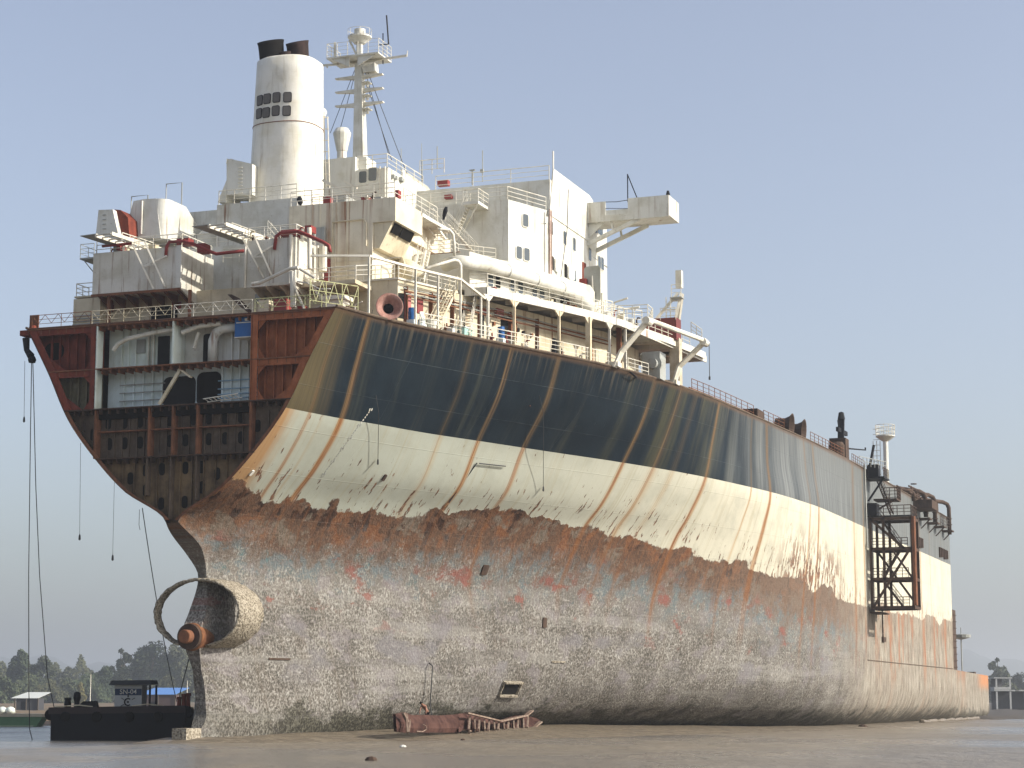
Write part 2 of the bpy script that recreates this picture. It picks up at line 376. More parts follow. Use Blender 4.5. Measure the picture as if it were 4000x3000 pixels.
lowc = n.mix(mul(weed, n.step(x, 100, 140, .95, .7)), lowc, wcol)
lowc = n.mix(mul(n.step(x, 212, 222), n.step(add(z, mul(sub(grain, .5), 2)), 4.2, 6.0), .8), lowc, (.45,.19,.08))
# assemble
isw = n.step(sub(z, zb), -.06, .06)
c = n.mix(isw, lowc, whc)
c = n.mix(n.m('GREATER_THAN', z, 23.5), c, topc)
# plate seams
seam = n.step(n.m('PINGPONG', add(z, .9), 1.45), .0, .03, 1, 0)
butt = n.step(n.m('PINGPONG', x, 5.1), 0, .035, 1, 0)
sm = n.m('MAXIMUM', seam, mul(butt, .6))
c = n.mix(mul(sm, n.step(cloud, .42, .60), .28), c, n.mix(n.m('GREATER_THAN', z, 23.5), (.30,.27,.22), (.14,.16,.16)))
nw = sub(1, isw)
h = add(mul(bm_, nw, 1.0), mul(sm, .10), mul(cloud, .3), mul(isw, .2), mul(flake, -.10))
n.bump(h, .8, .17)
n.L(add(mul(nw, .3), .52), n.bs.inputs['Roughness'])
n.L(.10, n.bs.inputs['Specular IOR Level'])
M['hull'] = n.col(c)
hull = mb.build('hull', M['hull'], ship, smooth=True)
# decks
mb = MB(); xsd = [0, 3, 6, 10, 14, 18, 22, 26, 30, 36, 42, 50, 60, 75, 90, 110, 150, XE]
mb.prism([(x, edge(x)+.03, 30.5) for x in xsd]+[(x, -edge(x)-.03, 30.5) for x in xsd[::-1]], (0, 0, .08))
mb.build('main_deck', M['deck'], ship)
MB().tube([(x, edge(x), 30.62) for x in xsd], .10, 6).tube([(x, -edge(x), 30.62) for x in xsd], .10, 6).build('gunwale', M['brown'], ship)
# forward cut: bulkhead, remnants of a frame standing on the lower forebody
mb = MB(); mb.box(XE-.5, XE-.3, -29.3, 29.3, 5, 30.4); mb.build('forward_bulkhead', M['drust'], ship)
a = U(3722, 2375, Y=-29); b = U(3742, 2672, Y=-29)
mb = MB(); mb.box(188.0, 193.0, -29.2, -27.5, ZL-.4, 16.8)
for k in range(9): mb.box(187.9, 193.1, -29.3, -27.6, 8+k*1.0, 8.1+k*1.0)
mb.build('bow_frame_remnant', M['drust'], ship)
mb = MB(); mb.tube([(200, -29, ZL-.4), (200, -29, 12.6)], .10, 6).lathe([(.25,0),(1.5,.3),(1.6,.75),(.3,.9)], (200, -29, 12.5), 14).tube([(200,-29,13), (200,-29,14.4)], .06, 6)
mb.build('mooring_light_post', M['grey'], ship)
MB().box(220.5, 222.5, -28.3, -27, ZL-.7, ZL-.1).build('chock', M['drust'], ship)
# ledge where the hull steps
mb = MB(); mb.tube([(x, -hb(x, 7.7)-.02, 7.7) for x in range(114, 188, 4)], .06, 6); mb.build('plate_lap', M['brown'], ship)
# ---------------------------------------------------------------- stern gear
bo = V((3.2, 0, 7.55))
mb = MB(); mb.lathe([(.95,2.6),(1.0,1.2),(1.02,.35),(.98,0),(.93,-.02)], bo, 32, (1,0,0)); mb.build('stern_tube_boss', M['orust'], ship, True)
mb = MB(); mb.lathe([(.93,-.02),(.93,-.35),(.55,-.36)], bo, 32, (1,0,0)); mb.build('seal_ring', M['drust'], ship)
mb = MB(); mb.lathe([(.5,-.3),(.5,-.95),(.44,-1.02),(.1,-1.04)], bo, 28, (1,0,0)); mb.build('tail_shaft', M['rust'], ship)
nb = N('barnacles', .9, .1)
q = nb.m('ADD', nb.m('MULTIPLY', nb.noise(nb.P, 3.4, 7, .74, .5), .75), nb.m('MULTIPLY', nb.voro(nb.P, 6), .42))
nb.bump(q, .9, .14)
M['barn'] = nb.col(nb.ramp(q, [(.34, (.06,.048,.032)), (.46, (.13,.11,.078)), (.55, (.235,.20,.15)), (.68, (.36,.32,.25))]))
# wake duct: two half rings each side of the stern post, axis along the ship
for sg in (1, -1):
    mb = MB(); vs = []; fs = []; nA = 36
    for k in range(nA+1):
        t = math.radians(94-172*k/nA) if sg > 0 else math.radians(86+172*k/nA)
        for (xx, ry, rz) in (((3.9,3.42,2.40),(4.0,3.38,2.36),(4.5,3.38,2.36),(4.9,3.42,2.40),(4.95,3.56,2.5),(4.6,3.62,2.57),(4.2,3.62,2.57),(3.95,3.56,2.52)) if sg > 0 else ((3.9,3.42,2.40),(4.2,3.36,2.33),(5.6,3.40,2.36),(7.4,3.55,2.4),(7.4,3.75,2.6),(6.2,3.74,2.64),(4.8,3.68,2.62),(4.0,3.58,2.54))):
            jr = rnd.uniform(-.05, .05)
            vs.append((xx+rnd.uniform(-.05,.05), (ry+jr)*math.cos(t), 9.3+(rz+jr)*math.sin(t)))
    for k in range(nA):
        for j in range(8): fs.append((k*8+j, k*8+(j+1) % 8, (k+1)*8+(j+1) % 8, (k+1)*8+j))
    fs += [tuple(range(8)), tuple(range(nA*8, nA*8+8))]
    mb.add(vs, fs); mb.build('wake_duct', M['barn'], ship, True)
c0 = U(705, 2900, Y=.9); c1 = U(785, 2850, Y=-.3)
mb = MB(); mb.box(1.9, 4.1, -.55, .62, -.3, 1.0).box(1.86, 1.9, -.3, .35, .15, .75); mb.build('rudder_heel', M['barn'], ship)
# ---------------------------------------------------------------- the cut section
d1, d2, d3, d4 = 30.5, 27.2, 24.2, 20.5; YL, YRt = 6.75, -6.1
def outl(z, inset=0.0): return max(.02, hb(XP(z) if z < 15.7 else 0.0, z)-inset)
def slice_pts(z0, z1, x, ya=None, yb=None, inset=.06, k=10):
    """polygon across the hull between two heights, clipped to the shell"""
    L = []; R = []
    for i in range(k+1):
        z = z0+(z1-z0)*i/k; o = outl(z, inset)
        L.append((x, min(o, ya) if ya is not None else o, z)); R.append((x, max(-o, yb) if yb is not None else -o, z))
    return L+R[::-1]
def bulk(name, mat, z0, z1, x, ya=None, yb=None, t=.1):
    mb = MB(); mb.prism(slice_pts(z0, z1, x, ya, yb), (t, 0, 0)); return mb.build(name, mat, ship)
def stiff(mb, x, ys, z0, z1, d=.22, w=.05, fl=.13):
    for y in ys:
        zt = z1; zl = z0
        while outl(zl, .3) < abs(y) and zl < z1: zl += .1
        if zt-zl < .4: continue
        mb.box(x-d, x, y-w/2, y+w/2, zl, zt); mb.box(x-d-.03, x-d, y-fl/2, y+fl/2, zl, zt)
ob = bulk('wing_bulkhead', M['dred'], d2, d1, 1.1, None, YL); ob['label'] = 'dark red bulkhead with a round opening'
mb = MB(); stiff(mb, 1.1, [7.5+.72*k for k in range(6)], d2, d1); mb.build('stiffeners', M['dred'], ob)
MB().rr((1.085, 11.0, 28.9), (0,1,0), (0,0,1), 1.7, 1.3, (-.02,0,0), .6, 5).build('lightening_hole', M['soot'], ob)
ob = bulk('wing_bulkhead', M['olive'], d3, d2, 1.1, None, YL); ob['label'] = 'olive bulkhead with vertical stiffeners'
mb = MB(); stiff(mb, 1.1, [7.3+.68*k for k in range(4)], d3, d2); mb.build('stiffeners', M['olive'], ob)
ob = bulk('wing_bulkhead', M['rred'], d2, d1, 1.1, YRt, None); ob['label'] = 'bright rust red bulkhead under the deck edge'
mb = MB(); stiff(mb, 1.1, [-6.9-.75*k for k in range(7)], d2, d1); mb.build('stiffeners', M['rred'], ob)
ob = bulk('wing_bulkhead', M['rred'], d3, d2, 1.1, YRt, None)
mb = MB(); stiff(mb, 1.1, [-6.8-.7*k for k in range(4)], d3, d2); mb.build('stiffeners', M['rred'], ob)
# cabins
cabA = bulk('cabin_bulkhead', M['pale'], d2, d1, 1.9, YL, .35); cabA['label'] = 'pale green cabin bulkhead with pipes and a dark doorway'
mb = MB(); stiff(mb, 1.9, [5.6, 5.0, 4.4, 3.4, 2.9], d2, d1, .16); mb.build('stiffeners', M['pale'], cabA)
mb = MB(); mb.rr((1.87, 2.1, 28.5), (0,1,0), (0,0,1), 1.0, 2.3, (-.03,0,0), .05); mb.build('doorway', M['dark'], cabA)
mb = MB(); mb.rr((1.84, 4.05, 29.0), (0,1,0), (0,0,1), .8, 1.0, (-.05,0,0), .04); mb.build('notice_board', M['grey'], cabA)
mb = MB()
for y in (3.3, 3.05, 2.85): mb.tube([(1.75, y, d2), (1.75, y, d1-.2)], .05, 6)
mb.build('pipes', M['steelw'], cabA)
mb = MB(); mb.tube([(.9, 5.8, 28.65), (.9, 5.4, 29.1), (.9, 4.6, 29.45), (.9, 2.6, 29.75), (.9, .5, 29.95)], .17, 8); mb.build('broken_duct', M['steelw'], cabA)
cabB = bulk('cabin_bulkhead', M['white'], d2, d1, 1.9, .35, YRt); cabB['label'] = 'white cabin bulkhead with curved duct'
mb = MB(); stiff(mb, 1.9, [-3.6, -4.2, -4.9, -5.5], d2, d1, .16); mb.build('stiffeners', M['white'], cabB)
mb = MB(); mb.rr((1.87, -1.6, 28.4), (0,1,0), (0,0,1), .8, 2.4, (-.03,0,0), .2); mb.build('doorway', M['soot'], cabB)
mb = MB(); mb.tube([(1.2, -2.35, d2+.1), (1.2, -2.35, 28.9), (1.2, -2.6, 29.5), (1.2, -3.1, 29.8), (1.2, -4.4, 29.85)], [.36,.36,.36,.36,.36], 10); mb.build('vent_duct', M['white'], cabB, True)
mb = MB(); mb.tube([(.8, 0, 29.6), (.8, -1.4, 30.0), (.8, -3.2, 30.1)], .18, 8).tube([(1.1,-1.2,29.6),(1.0,-.9,28.4)], .14, 8); mb.build('pipes', M['steelw'], cabB)
cabC = bulk('cabin_bulkhead', M['bluew'], d3, d2, 1.9, YL, YRt); cabC['label'] = 'pale blue bulkhead with pipe grids and dark openings'
mb = MB(); stiff(mb, 1.9, [5.3, 4.5, 3.7, 2.9, 2.1, -2.9, -3.6, -4.3, -5.0, -5.6], d3, d2, .16); mb.build('stiffeners', M['bluew'], cabC)
mb = MB()
for zq in (26.1, 25.5, 24.9): mb.tube([(1.66, 5.6, zq), (1.66, 1.8, zq)], .045, 6)
mb.build('pipes', M['grey'], cabC)
mb = MB()
for zq in (26.0, 25.4, 25.0, 24.7): mb.tube([(1.66, -2.6, zq), (1.66, -6.0, zq)], .045, 6)
mb.build('pipes', plain('pale_blue_pipe', (.24,.38,.48)), cabC)
mb = MB(); mb.rr((1.87, .7, 25.4), (0,1,0), (0,0,1), 2.7, 2.3, (-.03,0,0), .5, 5); mb.build('opening', M['dark'], cabC)
mb = MB(); mb.rr((1.87, -1.75, 25.5), (0,1,0), (0,0,1), 2.0, 2.5, (-.035,0,0), .5, 5); mb.build('opening', M['soot'], cabC)
mb = MB(); mb.bar((.4, 1.5, 24.3), (.7, -.1, 27.0), .28, .22).bar((.6, 0, 26.9), (.5, -1.0, 26.2), .3, .12); mb.build('bent_duct', M['cream'], cabC)
mb = MB(); mb.bar((.5,-2.4,24.3),(.5,-5.2,24.5),.06,.06).bar((.2,-2.2,24.5),(.2,-5.0,24.75),.06,.06)
for k in range(8): mb.bar((.5,-2.5-.35*k,24.32+.025*k),(.2,-2.3-.35*k,24.5+.03*k),.04,.04)
mb.build('fallen_ladder', M['steelw'], cabC)
# lower tiers
lowA = bulk('lower_bulkhead', M['brown'], d4, d3, .9)
mb = MB(); stiff(mb, .9, [6.0-.62*k for k in range(20)]+[7.2, 8.0, -7.2, -8.0], d4, d3-.7, .12, .05, .05); mb.build('stiffeners', M['brown'], lowA)
mb = MB()
for yy in (6.7, 2.2, .25, -1.75, -6.05): mb.box(.15, .9, yy-.07, yy+.07, d4, d3)
mb.box(.35, .9, -6, 6.5, 22.45, 22.53); mb.build('web_plates', M['rust'], lowA)
mb = MB(); mb.box(.5, .9, -6, 6.6, d3-.75, d3-.1); mb.build('burnt_deck_head', M['soot'], lowA)
lowB = bulk('lower_bulkhead', M['ochre'], 15.55, d4, .75); lowB['label'] = 'ochre lower bulkhead narrowing to the keel'
mb = MB(); stiff(mb, .75, [4.5-.95*k for k in range(10)], 15.6, d4, .14, .06, .06); mb.build('stiffeners', M['ochre'], lowB)
mb = MB()
for yy in (2.3, .35, -1.75): mb.box(.2, .75, yy-.06, yy+.06, 15.6+abs(yy)*.9, d4)
mb.build('web_plates', M['brown'], lowB)
def man(cx, cy, par, xp):
    p = U(cx*.633, 1100+cy*.633, X=xp)
    MB().rr((xp-.004, p.y, p.z), (0,1,0), (0,0,1), .46, .9, (-.03,0,0), .22, 5).build('manhole', M['soot'], par)
for cx in (670, 770, 865, 1050, 1195, 1290, 1390, 1488): man(cx, 870-(cx-770)*.05, lowA, .88)
for cx in (675, 770, 865, 1050, 1145, 1290, 1390, 1488): man(cx, 998-(cx-770)*.05, lowA, .88)
for q in ((1590,890),(575,945),(600,1010)): man(*q, lowA, .88)
for q in ((900,1165),(1000,1157),(1145,1150),(1245,1145),(1340,1185),(805,1215),(900,1288),(1245,1270),(995,1370),(1140,1360)): man(*q, lowB, .73)
# deck plates with hanging beams, and web frame
for z, mt in ((d1-.02, 'rust'), (d2, 'rust'), (d3, 'drust'), (d4, 'drust')):
    mb = MB(); o = outl(z, .05); mb.box(.02, 2.2, -o, o, z-.09, z-.005)
    y = -o+.5
    while y < o-.3: mb.box(.12, 1.0, y-.03, y+.03, z-.42, z-.09); y += .72
    mb.build('deck_plate', M[mt], ship)
mb = MB()
for z0, z1, w in ((d3, d2, .55), (d2, d1, .7)):
    pass
def ring(z0, z1, w, sg, k=8):
    A = []; B = []
    for i in range(k+1):
        z = z0+(z1-z0)*i/k; A.append((.05, sg*outl(z, .05), z)); B.append((.05, sg*(outl(z, .05)-w), z))
    return A+B[::-1]
for nm, mt, sg, yin in (('web_frame','dred',1,YL), ('web_frame','rred',-1,-YRt)):
    mb = MB()
    for z0, z1 in ((d3, d2), (d2, d1)):
        mb.prism(ring(z0, z1-.1, .6, sg), (.08,0,0))
        mb.box(.05, .13, min(sg*yin, sg*(yin+.45)), max(sg*yin, sg*(yin+.45)), z0, z1-.1)
        o = outl(z1, .65); mb.prism([(.14, sg*(yin+.45), z1-.1), (.14, sg*(yin+.45), z1-.55), (.14, sg*o, z1-.55), (.14, sg*o, z1-.1)], (.06,0,0))
        mb.prism([(.21, sg*(yin+.45), z1-.5), (.21, sg*(yin+1.1), z1-.5), (.21, sg*(yin+.45), z1-1.2)], (.05,0,0))
        o = outl(z0+.4, .6); mb.prism([(.21, sg*o, z0), (.21, sg*(o-1.1), z0), (.21, sg*(o+.3), z0+1.0)], (.05,0,0))
        mb.prism([(.21, sg*(yin+.45), z0), (.21, sg*(yin+1.0), z0), (.21, sg*(yin+.45), z0+.8)], (.05,0,0))
    mb.build(nm, M[mt], ship)
mb = MB()
for sg in (1, -1): mb.prism(ring(15.8, d3-.1, .3, sg, 14), (.06,0,0))
mb.build('web_frame', M['rust'], ship)
MB().box(.05, .9, YL-.08, YL+.05, d3, d1).build('partition_plate', M['pale'], ship); MB().box(.05, .9, YRt-.05, YRt+.08, d3, d1).build('partition_plate', M['rred'], ship)
mb = MB().box(.1, 1.8, .28, .42, d2, d1)
mb.build('partition_plate', M['pale'], ship)
# ================================================================ superstructure
def bx(X, xl, yt, xr, yb, depth, name=None, mat=None, parent=None, zt=None, zb=None):
    """box whose aft face (plane X) shows between photo columns xl..xr and rows yt..yb (rows read at mid width)"""
    xm = (xl+xr)/2; y1 = U(xl, yt, X=X).y; y0 = U(xr, yt, X=X).y
    z1 = U(xm, yt, X=X).z if zt is None else zt; z0 = U(xm, yb, X=X).z if zb is None else zb
    mb = MB().box(X, X+depth, y0, y1, z0, z1)
    if name: return mb.build(name, M[mat], parent or ship)
    return mb
def rail(pts, h=1.05, step=1.6, n=3, r=.034, mat='steelw', name='railing', parent=None, truss=False):
    mb = MB(); pts = [V(p) for p in pts]
    for k in range(n):
        zz_ = h*(k+1)/n; mb.tube([p+V((0,0,zz_)) for p in pts], r*(1.15 if k == n-1 else .8), 5)
    for i in range(len(pts)-1):
        a, b = pts[i], pts[i+1]; m = max(1, round((b-a).length/step))
        for k in range(m+(1 if i == len(pts)-2 else 0)):
            p = a+(b-a)*(k/m); mb.tube([p, p+V((0,0,h))], r*1.1, 5)
        if truss:
            m2 = max(2, round((b-a).length/.55))
            for k in range(m2):
                p = a+(b-a)*(k/m2); q = a+(b-a)*((k+1)/m2)
                e = V((0,0,h*.34)); f = V((0,0,h))
                mb.tube([p+(e if k % 2 else f), q+(f if k % 2 else e)], r*.9, 4)
    return mb.build(name, M[mat], parent or ship)
def stairs(a, b, w, side, mat='steelw', name='stairway', rails=True):
    """inclined ladder from foot a to head b; side = horizontal vector across"""
    a = V(a); b = V(b); sv = V(side).normalized()*(w/2); mb = MB(); d = b-a; m = max(3, int(abs(d.z)/.24))
    for s in (-1, 1): mb.bar(a+sv*s, b+sv*s, .05, .2)
    for k in range(1, m):
        p = a+d*(k/m); f = V((d.x, d.y, 0)).normalized()*.11
        mb.prism([p-sv-f, p+sv-f, p+sv+f, p-sv+f], (0,0,.035))
    if rails:
        for s in (-1, 1):
            for hh in (.5, 1.0): mb.tube([a+sv*s+V((0,0,hh)), b+sv*s+V((0,0,hh))], .026, 5)
            for t in (0, .33, .66, 1): mb.tube([a+d*t+sv*s, a+d*t+sv*s+V((0,0,1.0))], .024, 5)
    return mb.build(name, M[mat], ship)
def window(c, ua, nrm, parent, w=.62, h=.95, dark=False, open_=False):
    """rounded ship's window: frame ring plate with a pane set proud of it"""
    c = V(c); ua = V(ua).normalized(); nrm = V(nrm).normalized()
    mb = MB(); mb.rr(c-nrm*.02, ua, (0,0,1), w+.16, h+.16, nrm*.06, .2)
    mb.mi = 1; mb.rr(c, ua, (0,0,1), w, h, nrm*.055, .14)
    return mb.build('window', [M['white'], M['soot' if dark else 'glass']], parent)
AFT = ((0,1,0), (-1,0,0)); 
# ---- level 1: house on the main deck, angled along the shell
ED = 34.9                                                     # boat deck level
def wallA(x): return -13.4-.34*(x-9.5) if x < 16 else max(-15.6-.30*(x-16), -21.5)
mb = MB(); xa = [9.5, 12, 14, 16, 20, 25, 30, 36, 42, 46]
mb.prism([(q, wallA(q), 30.58) for q in xa]+[(46, 14, 30.58), (9.5, 8, 30.58)], (0, 0, 34.35-30.58))
deckhouse = mb.build('deckhouse', M['cream'], ship); deckhouse['label'] = 'rust stained cream deckhouse along the starboard side'
mb = MB(); mb.prism([(q, wallA(q)-.12, 34.35) for q in (9.4, 12, 14, 16)]+[(16, -9, 34.35), (9.4, -6, 34.35)], (0,0,.14)); mb.build('house_roof', M['steelw'], ship)
def wA(px, py, name, mat, w, h, off=.03, r=.05, parent=None):
    # a plate on the angled lower wall at a photo point
    best = None
    for k in range(400):
        q = 9.5+k*.1; p = U(px, py, X=q)
        e = abs(p.y-wallA(q))
        if best is None or e < best[0]: best = (e, p, q)
    p = best[1]; q = best[2]; dv = V((1, (wallA(q+.1)-wallA(q-.1))/.2, 0)).normalized(); nv = V((dv.y, -dv.x, 0))
    p = V((p.x, wallA(q), p.z))
    return MB().rr(p, dv, (0,0,1), w, h, nv*off, r).build(name, M[mat], parent or deckhouse), p, dv, nv
for a in ((1568,1195,'doorway','dark',.75,1.9),(1880,1262,'doorway','dark',.7,2.0),(1972,1287,'doorway','dark',1.15,2.2),(1808,1230,'doorway','dark',.5,1.7)): wA(*a)
for a in ((1588,1195,'door','pink',.7,2.1,.12),(1636,1196,'door','red',.75,1.1,.1),(1996,1287,'door','rust',.8,2.1,.3)): wA(*a)
for a in ((1884,1218,'hose_cabinet','red',.95,.5,.25),(1944,1222,'hose_cabinet','red',.95,.6,.25)): wA(*a)
for k in range(4):
    mb = MB(); off = .22+.1*k; zz_ = 33.75-.22*k
    mb.tube([(q, wallA(q)-off, zz_+.05*math.sin(q+k)) for q in (9.8, 13, 16, 20, 25, 30, 36)], .05+.012*(k % 2), 6)
    mb.build('wall_pipe', M['rust' if k % 2 else 'grey'], ship)
for q in (10.2, 12.9, 15.3, 18.6, 22.4, 26.0, 29.0): MB().box(q-.05, q+.05, wallA(q)-.3, wallA(q), 30.6, 33.9).build('pipe_support', M['rust'], ship)
wl = [(1650,1165),(1690,1160),(1725,1150),(1905,1260),(1925,1265),(2020,1290),(2040,1300),(2075,1310)]
for px_, py_ in wl: wA(px_, py_, 'fitting', 'rust' if px_ % 2 else 'dark', .22, .3, .18)
# ---- boat deck gallery
xg = [16.9, 18, 20, 22, 25, 28, 31, 34, 38, 42, 46, 50, 54]
def gedge(q): return edge(q)+.12 if q < 34 else edge(34)+.12-(q-34)*.10
mb = MB(); mb.prism([(q, gedge(q), ED-.12) for q in xg]+[(54, -12, ED-.12), (16.9, -12, ED-.12)], (0,0,.12))
mb.prism([(q, gedge(q), ED-.62) for q in xg]+[(q, gedge(q)+.12, ED-.62) for q in xg[::-1]], (0,0,.5))
mb.box(16.9, 17.02, gedge(17)+.1, -15.9, ED-.62, ED-.12)
for q in xg[1:]: mb.box(q-.06, q+.06, gedge(q)+.12, wallA(q)-.05 if q < 46 else -12, ED-.5, ED-.12)
mb.build('boat_deck', M['white2'], ship)
rail([(16.95, -16.3, ED), (16.95, gedge(16.95)+.05, ED)]+[(q, gedge(q)+.05, ED) for q in (20, 24, 28, 31, 34)], 1.05, 3.2)
M['postr'] = paint('rust_bled_post', (.66,.57,.40), .7, 1.1, rc=(.30,.10,.03), ns=1.2)
def col_px(px, q, w=.22, mat='white2', d=None):
    y = gedge(q)+.1; mb = MB().box(q-w/2, q+w/2, y-w/2, y+w/2, 30.6, ED-.6)
    for sg in (-1, 1):
        q2 = q+sg*.55; mb.prism([(q+sg*w/2, y-.06, ED-.6), (q2, gedge(q2)+.04, ED-.6), (q+sg*w/2, y-.06, ED-1.15)], (0,.12,0))
    return mb.build('deck_column', M[mat], ship)
for q, w, mt in ((17.1,.17,'steelw'),(20.0,.2,'postr'),(25.2,.2,'postr'),(28.9,.42,'postr'),(31.9,.18,'white2')): col_px(0, q, w, mt)
# a second row of posts carrying the awning beam aft of the gallery
aw = [(4.0, edge(4.0)+.15), (9.2, edge(9.2)+.15), (11.6, edge(11.6)+.15), (14.0, edge(14)+.15)]
mb = MB(); ab = [(2.5,-9.5,35.0)]+[(a, b, 35.0) for a, b in aw]+[(16.6, edge(16.6)+.1, 33.9)]
for p, q in zip(ab[:-1], ab[1:]): mb.bar(p, q, .2, .16)
mb.build('awning_beam', M['steelw'], ship)
for a, b in aw+[(16.2, edge(16.2)+.12)]: MB().box(a-.07, a+.07, b-.07, b+.07, 30.6, 34.95 if a < 15 else 34.0).build('awning_post', M['steelw'], ship)
rail([(9.5, -6.3, 34.5), (9.5, -13.45, 34.5), (12.5, wallA(12.5)-.1, 34.5), (15.7, wallA(15.7)-.1, 34.5)], 1.05, 1.5)
stairs((15.0, -16.7, 30.6), (18.2, -16.1, 34.6), .8, (.2, 1, 0))
stairs((11.6, -15.4, 30.6), (14.6, -15.9, 34.4), .7, (.2, 1, 0), 'cream')
stairs((7.6, -9.7, 31.0), (6.2, -4.2, 37.8), .8, (1,.2,0))
# main deck rail along the shell
rail([(q, edge(q)+.08, 30.66) for q in (9.6, 12, 15, 18, 21, 24, 27, 30, 33)], 1.05, 1.6)
# ---- level 2: angled house above the gallery, with the big pipe
def wallB(q): return -16.2-.31*(q-17.2)
mb = MB(); mb.prism([(q, wallB(q), ED) for q in (17.2, 22, 27, 33)]+[(42, -19.5, ED), (42, 15, ED), (17.2, 12, ED)], (0,0,37.9-ED))
house2 = mb.build('boat_deck_house', M['white'], ship)
dvB = V((1, -.31, 0)).normalized(); nvB = V((dvB.y, -dvB.x, 0))
def onB(px, py, off=0):
    # line-of-sight with the plane of wall B
    v = FW+RT*((px-2000)/F)+UPV*((1500-py)/F); nn = nvB; p0 = V((17.2, -16.2, 0))+nn*off
    t = (p0-CAM).dot(nn)/v.dot(nn); return CAM+v*t
for px_, py_, dk in ((1915,1096,0),(1944,1102,1),(2001,1114,0),(2032,1124,0),(2087,1136,0),(2116,1142,0),(2160,1180,1),(2195,1185,1),(2215,1190,1)):
    window(onB(px_, py_), dvB, nvB, house2, .62, .95, bool(dk))
p0 = onB(1800, 1022, .75); p1 = onB(1900, 1036, .75); p2 = onB(2010, 1068, .75); p3 = onB(2200, 1130, .75); p4 = onB(2262, 1160, .75); p5 = onB(2300, 1192, .6)
mb = MB(); mb.tube([p0+V((.9,1.6,.02)), p0+V((.1,.6,.03)), p0, p0+(p1-p0)*.3, p1, p2, p3, p4, p5, p5+V((.6,.3,-.7))], .52, 18)
for f in (.25, .62, .97):
    c_ = p1+(p3-p1)*f; dd = (p3-p1).normalized(); mb.tube([c_-dd*.05, c_+dd*.05], .60, 18)
    mb.bar(c_+V((0,0,-.5)), c_+V((0,1.0,-.75)), .12, .12)
mb.build('exhaust_duct', M['white'], ship, True)
mb = MB(); q0 = onB(1700, 1040, 1.1); q1 = onB(1775, 1015, 1.1)
mb.tube([onB(1665,1048,1.2), q1, onB(1790,1020,1.2), onB(1799,1035,1.2), onB(1800,1120,1.2)], .13, 8)
mb.tube([onB(1716,896,1.3), onB(1755,897,1.3), onB(1770,915,1.3), onB(1774,950,1.3), onB(1775,1000,1.3)], .11, 8)
mb.build('vent_pipe', M['steelw'], ship, True)
# ---- accommodation tower
TX0, TX1, TX2 = 26.6, 31.5, 47.8
zlow = U(1985, 779, X=TX0).z; zup = U(2150, 700, X=TX1).z
mb = MB(); mb.prism([(TX0, -16.0, 37.5), (TX1+.3, -18.0, 37.5), (TX1+.3, 16, 37.5), (TX0, 15, 37.5)], (0,0,zlow-37.5))
mb.prism([(TX1, -18.0, 34.9), (TX2, -18.0, 34.9), (TX2, 18, 34.9), (TX1, 18, 34.9)], (0,0,zup-34.9))
tower = mb.build('accommodation_block', M['white'], ship); tower['label'] = 'tall white accommodation block with small windows'
dC = V((4.9, -2.0, 0)).normalized(); nC = V((dC.y, -dC.x, 0))
def onP(px, py, p0_, nn):
    v = FW+RT*((px-2000)/F)+UPV*((1500-py)/F); t = (V(p0_)-CAM).dot(nn)/v.dot(nn); return CAM+v*t
for px_, py_ in ((2052,861),(2027,987),(2057,994)): window(onP(px_, py_, (TX0,-16,0), nC), dC, nC, tower, .66, 1.05)
nS = V((0,-1,0)); dS = V((1,0,0))
for px_, py_, dk in ((2190,792,0),(2205,801,1),(2229,818,1),(2241,826,1),(2205,930,0),(2242,955,0),(2303,994,0),(2244,1080,0),(2153,890,0)):
    window(onP(px_, py_, (0,-18,0), nS), dS, nS, tower, .7, 1.15, bool(dk))
for px_, py_ in ((2156,1028),(2208,1058)):
    p = onP(px_, py_, (0,-18,0), nS); window(p, dS, nS, tower, .75, 1.2, True)
    mb = MB().rr(p+V((1.0,-.22,0)), (.95,-.3,0), (0,0,1), .95, 1.2, (.02,-.06,0), .2); mb.build('open_window', M['white'], tower)
for px_, py_ in ((2310,865),(2325,885),(2338,890),(2348,900),(2340,1025),(2352,1030)):
    p = U(px_, py_, Y=-18.0); window(p, dS, nS, tower, .8, 1.15)
# raked screen on the starboard side of the bridge
zp = U(2165, 661, Y=-18.08).z; xb0 = U(2147, 885, Y=-18.08).x; xt0 = U(2163, 661, Y=-18.08).x; xt1 = U(2310, 765, Y=-18.08).x
mb = MB(); mb.prism([(xb0, -18.08, zlow-.4), (xt1+.5, -18.08, zlow-.4), (xt1+.5, -18.08, zp-.2), (xt1-.6, -18.08, zp+.05), (xt0, -18.08, zp+.02)], (0,.12,0)); mb.build('bridge_screen', M['white'], tower)
MB().tube([(xt0+.1, -18, zp), (xt0+.1, -18, zp+1.6)], .07, 6).build('flag_staff', M['steelw'], tower)
MB().tube([(xb0-.15, -18.15, 37), (xb0-.15, -18.15, zlow)], .075, 6).tube([(xb0+.3, -18.15, 37), (xb0+.3, -18.15, zlow)], .05, 6).build('drain_pipe', paint('pinkish_pipe', (.45,.30,.24), .7, .8), tower)
p = U(2220, 740, Y=-18.3); MB().tube([p, U(2215, 900, Y=-18.6), U(2190, 1090, Y=-18.8)], .035, 5).build('hanging_hose', M['rope'], tower)
MB().tube([(TX1-1.0, -17.75, zlow-1.2), (TX2, -18.06, 42.7)], .04, 4).build('deck_line', M['grey'], tower)
